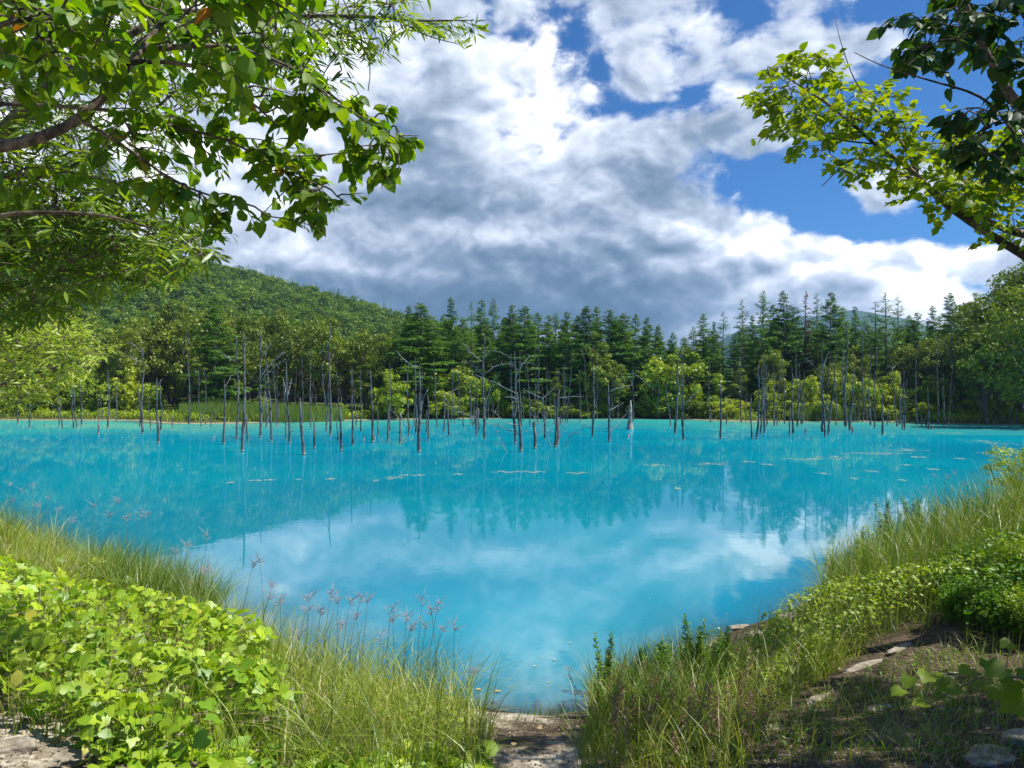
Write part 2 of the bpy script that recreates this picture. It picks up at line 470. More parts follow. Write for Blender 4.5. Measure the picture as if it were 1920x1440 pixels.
pale = mixc(nt, nb.step(.4, .62), (.22, .185, .14), (.50, .45, .37))
sandy = mixc(nt, (na + (gX * -.05)).step(.46, .62), soil, pale)
turf = mixc(nt, nc.step(.4, .6), (.035, .05, .012), (.08, .10, .025))
turf = mixc(nt, gY.step(25, 60), sandy, turf)
wet = mixc(nt, gZ.step(.10, .0), turf, mixc(nt, nb.step(.4, .6), (.22, .19, .13), (.42, .36, .26)))
bed = mixc(nt, gZ.step(.0, -.14), wet, (.12, .21, .23))
pr = nt.nodes.new('ShaderNodeBsdfPrincipled'); pr.inputs['Roughness'].default_value = .95
pr.inputs['Specular IOR Level'].default_value = .2
nt.links.new(bed.s, pr.inputs['Base Color'])
bp = nt.nodes.new('ShaderNodeBump'); bp.inputs['Strength'].default_value = .9; bp.inputs['Distance'].default_value = .03
hh = nb * .7 + nc * .5 + vd * .5
nt.links.new(hh.s, bp.inputs['Height']); nt.links.new(bp.outputs[0], pr.inputs['Normal']); nt.links.new(pr.outputs[0], out.inputs[0])
go = link('ground', mesh_np('ground', np.stack([gx, gy, gz], 1), [gf], M['ground'], smooth=True))
tag(go, 'brown earth bank and wooded land around the blue pond', 'ground', kind='structure')

# ------------------------------------------------------------------ water
wx, wy, wf = polar(520, np.geomspace(3.0, 170, 300))
wg = ground_z(wx, wy); keep = (wg[wf].min(1) < .12)
wf = wf[keep]
used, inv = np.unique(wf, return_inverse=True)
wV = np.stack([wx, wy, np.zeros_like(wx)], 1)[used]; wf = inv.reshape(-1, 4)
M['water'], nt, out = material('water')
a_ = nt.nodes.new('ShaderNodeAttribute'); a_.attribute_name = 'v'; dep = X(nt, a_.outputs['Fac'])
g = nt.nodes.new('ShaderNodeNewGeometry'); P = X(nt, g.outputs['Position'])
sp = nt.nodes.new('ShaderNodeSeparateXYZ'); nt.links.new(P.s, sp.inputs[0]); gY = X(nt, sp.outputs[1])
ripple = noise(nt, vmath(nt, 'MULTIPLY', P, (1, 1, 1)), 1.3, 3, .5) * 1.0 + noise(nt, P, 5.5, 2, .5) * .12
bpn = nt.nodes.new('ShaderNodeBump'); bpn.inputs['Strength'].default_value = .15; bpn.inputs['Distance'].default_value = .010
nt.links.new(ripple.s, bpn.inputs['Height'])
nl = noise(nt, P, .09, 3, .5)
deepc = mixc(nt, nl.step(.35, .65), (.000, .180, .290), (.000, .230, .320))
shal = mixc(nt, nl.step(.4, .6), (.03, .33, .32), (.11, .36, .26))
cc = mixc(nt, (dep + (nl - .5) * 1.6).step(-.1, 1.0), shal, deepc)
cc2 = mixc(nt, gY.step(25, 45), deepc, cc)
df = nt.nodes.new('ShaderNodeBsdfDiffuse'); nt.links.new(cc2.s, df.inputs[0])
tr = nt.nodes.new('ShaderNodeBsdfTransparent'); tr.inputs[0].default_value = (.62, .80, .86, 1)
mb = nt.nodes.new('ShaderNodeMixShader')
opac = (dep * -5.0).exp() * -.97 + .97
opac = opac.mx(gY.step(20, 45) * dep.step(.0, .12))
nt.links.new(opac.s, mb.inputs[0]); nt.links.new(tr.outputs[0], mb.inputs[1]); nt.links.new(df.outputs[0], mb.inputs[2])
fr = nt.nodes.new('ShaderNodeFresnel'); fr.inputs[0].default_value = 1.33; nt.links.new(bpn.outputs[0], fr.inputs[1])
fx = X(nt, fr.outputs[0]) * 1.40
fx = fx.mn(.42)
gl = nt.nodes.new('ShaderNodeBsdfGlossy'); gl.inputs['Roughness'].default_value = .02; nt.links.new(bpn.outputs[0], gl.inputs['Normal'])
ms = nt.nodes.new('ShaderNodeMixShader'); nt.links.new(fx.s, ms.inputs[0]); nt.links.new(mb.outputs[0], ms.inputs[1]); nt.links.new(gl.outputs[0], ms.inputs[2])
nt.links.new(ms.outputs[0], out.inputs[0])
wobj = link('water', mesh_np('water', wV, [wf], M['water'], v=np.maximum(-wg[used], 0), smooth=True))
tag(wobj, 'milky turquoise water of the pond, reflecting clouds and trees', 'pond', kind='structure')

# distant mountain, right of centre
def mountain():
    xs = np.linspace(-700, 1800, 160); ys = np.linspace(1900, 2600, 40)
    XX, YY = np.meshgrid(xs, ys)
    px = 960 + F * XX / YY
    prof = np.interp(px, [500, 900, 1200, 1250, 1330, 1400, 1500, 1600, 1700, 1800, 2000], [40, 45, 50, 60, 95, 135, 150, 165, 150, 120, 90])   # px above horizon
    Z = prof / F * YY * np.sin(np.clip((YY - 1900) / 700, 0, 1) * np.pi) ** .8 * (1 + .06 * wob(XX, YY, .009)) - 2
    n = len(xs); i = np.arange(len(ys) - 1)[:, None] * n; j = np.arange(n - 1)[None]
    Fc = np.stack([i + j, i + j + 1, i + n + j + 1, i + n + j], -1).reshape(-1, 4)
    m, nt, out = material('mountain_wood')
    g = nt.nodes.new('ShaderNodeNewGeometry'); n_ = noise(nt, X(nt, g.outputs['Position']), .004, 6, .6)
    c = mixc(nt, n_.step(.4, .6), (.02, .05, .03), (.04, .08, .04))
    p = nt.nodes.new('ShaderNodeBsdfDiffuse'); nt.links.new(c.s, p.inputs[0]); nt.links.new(p.outputs[0], out.inputs[0])
    o = link('hills', mesh_np('hills', np.stack([XX.ravel(), YY.ravel(), Z.ravel()], 1), [Fc], m, smooth=True))
    tag(o, 'far blue mountain ridge behind the right-hand wood', 'mountain', kind='structure')


mountain()

# ------------------------------------------------------------------ far trees: generic builders (local coordinates, base at 0)
def conifer(seed, H=15.0, Rr=2.4, dens=1.0, bare=.12, mat='larch', fine=1.0):
    global rng
    keep_, rng = rng, np.random.default_rng(seed)
    t = Geo(); c = Geo()
    bend = rng.uniform(-.25, .25, 2)
    trunk = lambda z: np.stack([bend[0] * np.sin(z / H * 3), bend[1] * np.sin(z / H * 2.3), z], -1)
    zs = np.linspace(-.4, H, 12)
    t.tube(trunk(zs), .19 * (1 - zs / H * .93) + .01, 7)
    z = H * bare
    Pts = []; Ax = []; Sz = []
    while z < H * .99:
        u = z / H
        reach = Rr * (1 - u) ** .78 * (.55 + .45 * min(1, (u - bare * .6) * 5)) + .12
        nb_ = int(rng.integers(4, 7))
        for k in range(nb_):
            if rng.random() > .93 * dens + .05: continue
            th = rng.uniform(0, 6.28); ln = reach * rng.uniform(.55, 1.18)
            up = rng.uniform(.05, .38) + .5 * u
            s = np.linspace(0, 1, 5)
            r = ln * s
            pz = z + up * r - .28 * ln * s ** 2
            b = trunk(np.full(5, z)); b[:, 2] = pz
            b[:, 0] += r * np.cos(th); b[:, 1] += r * np.sin(th)
            if ln > .5: t.tube(b, np.linspace(.035, .008, 5) * (1.3 - u), 4, cap=False)
            m = int((12 + 46 * ln) * dens * fine)
            q = rng.uniform(.12, 1, m) ** .8
            idx = q * 4; i0 = np.clip(idx.astype(int), 0, 3); f_ = (idx - i0)[:, None]
            p = b[i0] * (1 - f_) + b[i0 + 1] * f_
            side = rng.normal(0, .17 * ln * .6 + .05, (m, 1)) * np.array([[-math.sin(th), math.cos(th), 0]])
            p = p + side + rng.normal(0, .05, (m, 3)) + np.array([0, 0, -.06]) * rng.random((m, 1))
            ax = np.stack([np.cos(th + rng.normal(0, .8, m)), np.sin(th + rng.normal(0, .8, m)), rng.normal(-.12, .35, m)], -1)
            Pts.append(p); Ax.append(ax); Sz.append(rng.uniform(.20, .46, m) * (1.05 - .62 * u ** 2))
        z += rng.uniform(.32, .52) * (H / 15) * (1.15 - .5 * u)
    p = np.concatenate(Pts); ax = np.concatenate(Ax); sz = np.concatenate(Sz)
    nr = np.stack([p[:, 0] * .25, p[:, 1] * .25, np.full(len(p), .8)], -1) + rng.normal(0, .5, p.shape)
    c.cards(p, ax, nr, sz, SPRAY, wide=1.2)
    out = (t.mesh('trunk', M['bark'], True), c.mesh('crown', M[mat]))
    rng = keep_
    return out


def broadleaf(seed, H=11.0, W=6.5, lumps=34, cards=190, size=(.16, .34), mat='broad', low=.25, lean=0.0, lr=(.75, 1.35), bark='bark', nj=.3, squash=.8):
    global rng
    keep_, rng = rng, np.random.default_rng(seed)
    t = Geo(); c = Geo()
    zs = np.linspace(-.3, H * .8, 9)
    tr_ = np.stack([lean * zs + .25 * np.sin(zs * .5 + seed), .2 * np.sin(zs * .4 + 2 * seed), zs], -1)
    t.tube(tr_, np.linspace(.20, .03, 9) * H / 11, 7)
    cen = []
    while len(cen) < lumps:
        q = rng.uniform(-1, 1, 3)
        if not .30 < np.linalg.norm(q) < rng.uniform(.75, 1.12): continue
        zz = H * (low + (1 - low) * (q[2] * .5 + .5)) * .93
        wv = W * .5 * (1 - .25 * max(0, q[2])) * rng.uniform(.8, 1.1)
        cen.append((q[0] * wv + lean * zz, q[1] * wv, zz))
    for k, cc_ in enumerate(cen):
        cc_ = np.array(cc_); r = rng.uniform(*lr) * W / 6.5
        i = int(np.clip((cc_[2] * .65) / (H * .8) * 8, 1, 7))
        s = np.linspace(0, 1, 5)[:, None]
        pth = tr_[i] * (1 - s) + cc_ * s + np.array([0, 0, .25]) * np.sin(s * 3.1)
        t.tube(pth, np.linspace(.07, .015, 5) * H / 11, 4, cap=False)
        m = int(cards * rng.uniform(.7, 1.2))
        u = unit(m); u[:, 2] = np.where(rng.random(m) < .6, abs(u[:, 2]), u[:, 2])
        rad = r * rng.uniform(.35, 1.05, m)[:, None] ** .7
        p = cc_ + u * rad * np.array([1.1, 1.1, squash])
        c.cards(p, unit(m) + np.array([0, 0, -.3]), u + rng.normal(0, nj, (m, 3)), rng.uniform(*size, m), RAG, v=np.clip(rng.normal(.5, .22, m) + rng.normal(0, .18), 0, 1))
    out = (t.mesh('trunk', M[bark], True), c.mesh('crown', M[mat]))
    rng = keep_
    return out


def place(meshes, name, x, y, h, label, cat, group, rz=None, wide=1.0, sink=.05):
    z = float(ground_z(x, y)) - sink
    s = h
    r = link(name, None, loc=(x, y, z), rz=rng.uniform(0, 6.28) if rz is None else rz, sc=(s * wide, s * wide, s))
    r.empty_display_size = .5
    tag(r, label, cat, group)
    link('trunk', meshes[0], r); link('crown', meshes[1], r)
    return r


def ordinal(n):
    return f"{n}{'th' if 10 <= n % 100 <= 20 else {1: 'st', 2: 'nd', 3: 'rd'}.get(n % 10, 'th')}"


CON = [conifer(11, 15, 3.6, 1.0), conifer(12, 15, 4.8, 1.05, .05), conifer(13, 15, 2.7, 1.0, .1), conifer(14, 15, 3.0, .5, .25), conifer(15, 15, 4.4, .95, .08), conifer(16, 15, 3.3, .7, .15)]
CONB = conifer(17, 15, 1.5, .55, .25, 'brown_needles')
# front rank: photo px of the tip, kind, width, extra depth
FRONT = [(767, 572, 0, .9, 2), (785, 567, 1, 1.35, 0), (845, 556, 0, 1.0, 3), (884, 563, 3, .8, 1), (902, 559, 2, 1, 3), (925, 556, 5, .95, 2), (962, 568, 4, .9, 3), (985, 573, 1, .95, 1),
         (1008, 585, 0, .9, 5), (1027, 588, 2, 1, 2), (1041, 584, 5, 1, 5), (1065, 581, 4, .9, 0), (1083, 590, 0, 1, 5), (1102, 573, 1, .9, 2), (1118, 573, 0, .9, 5), (1140, 578, 4, .95, 1), (1158, 588, 5, 1, 5),
         (1170, 586, 1, .9, 2), (1192, 588, 0, 1, 6), (1213, 592, 4, .9, 2), (1236, 608, 1, .8, 5), (1262, 622, 0, .8, 7),
         (1300, 610, 5, 1, 8), (1318, 587, 0, 1, 2), (1338, 600, 2, 1, 6), (1358, 583, 3, 1, 1), (1392, 560, 3, 1, 2), (1410, 590, 0, 1, 6), (1430, 542, 5, 1.0, 0), (1450, 570, 0, 1, 6), (1468, 544, 0, 1.0, 2), (1490, 572, 4, 1, 7),
         (1533, 548, 3, .9, 5), (1557, 545, 4, .9, 1), (1580, 575, 0, 1, 6), (1603, 571, 2, .9, 3), (1622, 590, 5, 1, 7), (1640, 565, 3, 1.0, 4), (1660, 546, 3, 1.0, 1), (1685, 551, 3, 1, 2), (1705, 590, 0, 1, 8),
         (1722, 583, 4, .8, 5), (1748, 572, 0, .9, 6), (1781, 548, 1, .85, 0), (1808, 572, 0, .9, 5), (1832, 545, 4, .9, 0), (1868, 540, 0, .9, -3), (1900, 548, 5, .9, -2)]
FRONT.sort(key=lambda q: q[0])
kinds = {0: 'dark green pointed conifer', 1: 'broad dense dark conifer', 2: 'narrow spire-like conifer', 3: 'thin sparse conifer with see-through top', 4: 'bushy dark conifer', 5: 'conifer with open layered branches'}
for i, (px, py, k, wd, ex) in enumerate(FRONT):
    Y = 101 + ex + (0 if px < 1250 else -3)
    x = (px - 960) / F * Y
    h = at(px, py, Y)[2] - float(ground_z(x, Y))
    wd *= rng.uniform(.8, 1.3)
    place(CON[k], 'conifer', x, Y, h / 15, f"{kinds[k]} on the skyline, {ordinal(i + 1)} pointed tip from the left", 'conifer', 'conifers along the far shore', wide=wd)
Y = 100; x = (1513 - 960) / F * Y
place(CONB, 'conifer', x, Y, (at(1513, 547, Y)[2] - .5) / 15, 'dead conifer with rusty brown needles among the green ones', 'conifer', 'conifers along the far shore')
for i in range(190):
    px = rng.uniform(740, 1990); Y = rng.uniform(106, 150)
    top = np.interp(px, [740, 800, 1000, 1180, 1262, 1300, 1430, 1700, 1800, 1960], [600, 588, 600, 602, 640, 625, 600, 605, 585, 560]) + rng.uniform(-4, 38)
    x = (px - 960) / F * Y; h = at(px, top, Y)[2] - float(ground_z(x, Y))
    place(CON[[0, 1, 4, 5, 2][i % 5]], 'conifer', x, Y, h / 15, 'dark conifer in the back rows of the wood, mostly hidden by the front trees', 'conifer', 'conifers in the back rows', wide=rng.uniform(.9, 1.2))

# broadleaved trees: left wood
BRO = [broadleaf(21, 11, 7, 70, 105, (.14, .3), lr=(.5, 1.1)), broadleaf(22, 11, 6, 60, 110, (.14, .3), lr=(.5, 1.1)), broadleaf(23, 11, 8.5, 85, 95, (.14, .3), low=.18, lr=(.5, 1.1)), broadleaf(24, 11, 5, 55, 100, (.14, .3), low=.15, lr=(.5, 1.1))]
LEFT = [(-60, 560, 0, 8), (20, 575, 1, 5), (90, 600, 2, 10), (160, 575, 0, 6), (225, 600, 1, 2), (275, 575, 2, 9), (330, 560, 0, 12), (350, 600, 3, 5), (415, 560, 2, 12), (470, 590, 0, 5), (520, 575, 1, 14), (560, 580, 2, 8), (610, 590, 0, 3),
        (650, 605, 3, 8), (685, 610, 1, 4), (725, 622, 0, 2), (745, 640, 3, 0), (300, 640, 3, 14), (440, 640, 1, 1), (590, 640, 1, 14), (690, 660, 3, 0)]
LEFT.sort()
adj = {0: 'rounded green broadleaved tree', 1: 'upright green broadleaved tree', 2: 'wide olive-green broadleaved tree', 3: 'slim leafy tree'}
for i, (px, py, k, ex) in enumerate(LEFT):
    Y = 100 + ex; x = (px - 960) / F * Y; h = at(px, py, Y)[2] - float(ground_z(x, Y))
    place(BRO[k], 'broadleaf_tree', x, Y, h / 10.6, f"{adj[k]} in the left wood, {ordinal(i + 1)} crown from the left", 'tree', 'broadleaved trees of the left wood', wide=.85 if h > 11 else 1)
Y = 99; x = (408 - 960) / F * Y
place(CON[1], 'conifer', x, Y, (at(408, 562, Y)[2]) / 15, 'lone dark conifer among the broadleaved trees of the left wood', 'conifer', wide=1.0, group='conifers of the left wood')
for i in range(34):
    px = rng.uniform(-80, 770); Y = rng.uniform(116, 150)
    top = np.interp(px, [-80, 300, 770], [575, 600, 640]) + rng.uniform(0, 30)
    x = (px - 960) / F * Y; h = at(px, top, Y)[2] - float(ground_z(x, Y))
    place(BRO[i % 4], 'broadleaf_tree', x, Y, h / 10.6, 'green tree deep in the left wood, half hidden by the front crowns', 'tree', 'trees deep in the left wood')
for i, (px, py, k, Y) in enumerate([(870, 668, 3, 100), (1045, 690, 3, 99), (1115, 612, 3, 99), (1150, 672, 1, 99), (1385, 672, 3, 97), (1450, 652, 1, 96), (1565, 668, 2, 95), (1603, 640, 3, 95), (1645, 690, 3, 94), (1700, 640, 1, 96), (1775, 610, 2, 95), (1800, 655, 3, 90)]):
    x = (px - 960) / F * Y; h = at(px, py, Y)[2] - float(ground_z(x, Y))
    place(BRO[k], 'broadleaf_tree', x, Y, h / 10.6, f"{adj[k]} standing before the dark conifers, {ordinal(i + 1)} such crown from the left", 'tree', 'broadleaved trees before the conifers', wide=.9)
# right wood, closer
RIGHT = [(1742, 625, 3, 94), (1820, 590, 3, 92), (1848, 545, 1, 88), (1884, 538, 3, 86), (1918, 532, 1, 82), (1955, 500, 2, 70), (1848, 605, 1, 79), (1895, 620, 3, 82), (1990, 530, 0, 76), (1930, 650, 1, 80)]
for i, (px, py, k, Y) in enumerate(sorted(RIGHT)):
    x = (px - 960) / F * Y; h = at(px, py, Y)[2] - float(ground_z(x, Y))
    place(BRO[k], 'broadleaf_tree', x, Y, h / 10.6, f"{adj[k]} of the tall right wood, {ordinal(i + 1)} from its left", 'tree', 'broadleaved trees of the right wood')

WT = broadleaf(25, 11, 7.5, 70, 330, (.11, .24), 'broad', low=.3, lr=(.6, 1.1))
Y = 80.0; x = (1960 - 960) / F * Y
place(WT, 'broadleaf_tree', x, Y, (at(1960, 470, Y)[2] - 1.0) / 10.6, 'tallest light green tree of the right wood, cut by the right edge', 'tree', None)

# bushes on the far shore
BUS = [broadleaf(31, 5, 4.6, 60, 90, (.11, .24), 'bush', low=.0, lr=(.45, 1.0), squash=1.0), broadleaf(32, 5, 4.0, 48, 100, (.11, .24), 'bush', low=.0, lr=(.5, 1.1), squash=1.1), broadleaf(33, 5, 5.4, 75, 80, (.11, .24), 'bush', low=.0, lr=(.4, .95), squash=1.0)]
BUSH = [(-20, 700, 98, 1.3, 2), (60, 705, 97, 1.2, 0), (120, 690, 100, 1.2, 1), (175, 695, 98, 1.1, 2), (235, 690, 99, 1.1, 0), (285, 715, 98, 1.0, 1), (405, 720, 101, .8, 1), (490, 742, 99, .8, 0), (735, 697, 93, 1.0, 0), (712, 745, 93, .8, 1), (820, 690, 99, 1.0, 1), (860, 680, 98, 1.1, 2), (835, 735, 95, 1.0, 0),
        (925, 700, 99, 1.0, 0), (985, 740, 98, 1.1, 2), (1030, 748, 97, 1.2, 0), (1085, 745, 97, 1.2, 2), (1130, 742, 98, .9, 1), (1235, 665, 97, 1.0, 1), (1285, 655, 97, 1.1, 0), (1262, 720, 95, 1.2, 2), (1210, 745, 97, 1.0, 0), (1330, 735, 94, 1.0, 1), (1370, 745, 92, 1.3, 2), (1440, 715, 90, .9, 0),
        (1505, 700, 89, 1.1, 1), (1480, 745, 88, 1.0, 2), (1545, 740, 87, .9, 0), (1580, 690, 90, .9, 1), (1620, 705, 88, 1.0, 2), (1672, 700, 88, 1.0, 0), (1700, 745, 87, 1.2, 2), (1760, 698, 87, 1.1, 1), (1735, 755, 84, 1.2, 0), (1660, 755, 86, 1.1, 1), (1810, 745, 85, 1.1, 2), (1860, 748, 84, 1.2, 0), (1900, 742, 82, 1.3, 1), (1940, 735, 82, 1.3, 2), (1800, 770, 82, 1.0, 1), (1850, 768, 79, 1.0, 2), (1895, 765, 78, 1.2, 0), (640, 755, 96, .8, 0), (595, 760, 97, .8, 2)]
for i, (px, py, Y, wd, k) in enumerate(sorted(BUSH)):
    Y = Y + 2.0
    x = (px - 960) / F * Y; h = at(px, py, Y)[2] - float(ground_z(x, Y))
    place(BUS[k], 'bush', x, Y, max(h, 1.0) / 4.9, f"{'tall' if h > 5.5 else 'low'} yellow-green {'bush' if k else 'rounded bush'} on the far shore, {ordinal(i + 1)} bush from the left", 'bush', 'bushes on the far shore', wide=wd if h > 3.5 else wd * 1.7)

# hill wood: one mass
def hillwood():
    src = []
    for sdd in range(4):
        mset = broadleaf(40 + sdd, 9, 6.5, 11, 120, (.32, .62), 'hillwood', low=.3, lr=(1.3, 2.0), nj=.22)
        o = bpy.data.objects.new('crown_source', mset[1]); src.append(o)
    src.append(bpy.data.objects.new('crown_source', conifer(48, 11, 2.6, .8, .1, 'larch', .30)[1]))
    cc_ = bpy.data.collections.new('crown_sources')
    for o in src: cc_.objects.link(o)
    pts = []
    n = 5600
    px = rng.uniform(-200, 1050, n); Y = rng.uniform(150, 470, n) ** 1.0
    x = (px - 960) / F * Y
    z = ground_z(x, Y)
    ok = (hill_z(x, Y) > 1.5) | (Y < 220)
    x, Y, z = x[ok], Y[ok], z[ok]
    me = bpy.data.meshes.new('hill_points'); me.from_pydata(np.stack([x, Y, z], 1).tolist(), [], [])
    o = link('hill_wood', me)
    tag(o, 'dense green wood covering the whole hill on the left', 'wood', kind='stuff')
    ng = bpy.data.node_groups.new('wood', 'GeometryNodeTree')
    ng.interface.new_socket('Geometry', in_out='INPUT', socket_type='NodeSocketGeometry')
    ng.interface.new_socket('Geometry', in_out='OUTPUT', socket_type='NodeSocketGeometry')
    N = ng.nodes.new
    gi, go_ = N('NodeGroupInput'), N('NodeGroupOutput')
    m2p = N('GeometryNodeMeshToPoints'); iop = N('GeometryNodeInstanceOnPoints'); ci = N('GeometryNodeCollectionInfo')
    ci.inputs[0].default_value = cc_; ci.inputs['Separate Children'].default_value = True
    rr = N('FunctionNodeRandomValue'); rr.data_type = 'FLOAT_VECTOR'; rr.inputs[0].default_value = (0, 0, 0); rr.inputs[1].default_value = (0, 0, 6.28)
    rs = N('FunctionNodeRandomValue'); rs.data_type = 'FLOAT'; rs.inputs[2].default_value = .6; rs.inputs[3].default_value = 1.25
    iop.inputs['Pick Instance'].default_value = True
    lk = ng.links.new
    lk(gi.outputs[0], m2p.inputs[0]); lk(m2p.outputs[0], iop.inputs['Points']); lk(ci.outputs[0], iop.inputs['Instance'])
    lk(rr.outputs[0], iop.inputs['Rotation']); lk(rs.outputs[1], iop.inputs['Scale']); lk(iop.outputs[0], go_.inputs[0])
    md = o.modifiers.new('wood', 'NODES'); md.node_group = ng


hillwood()

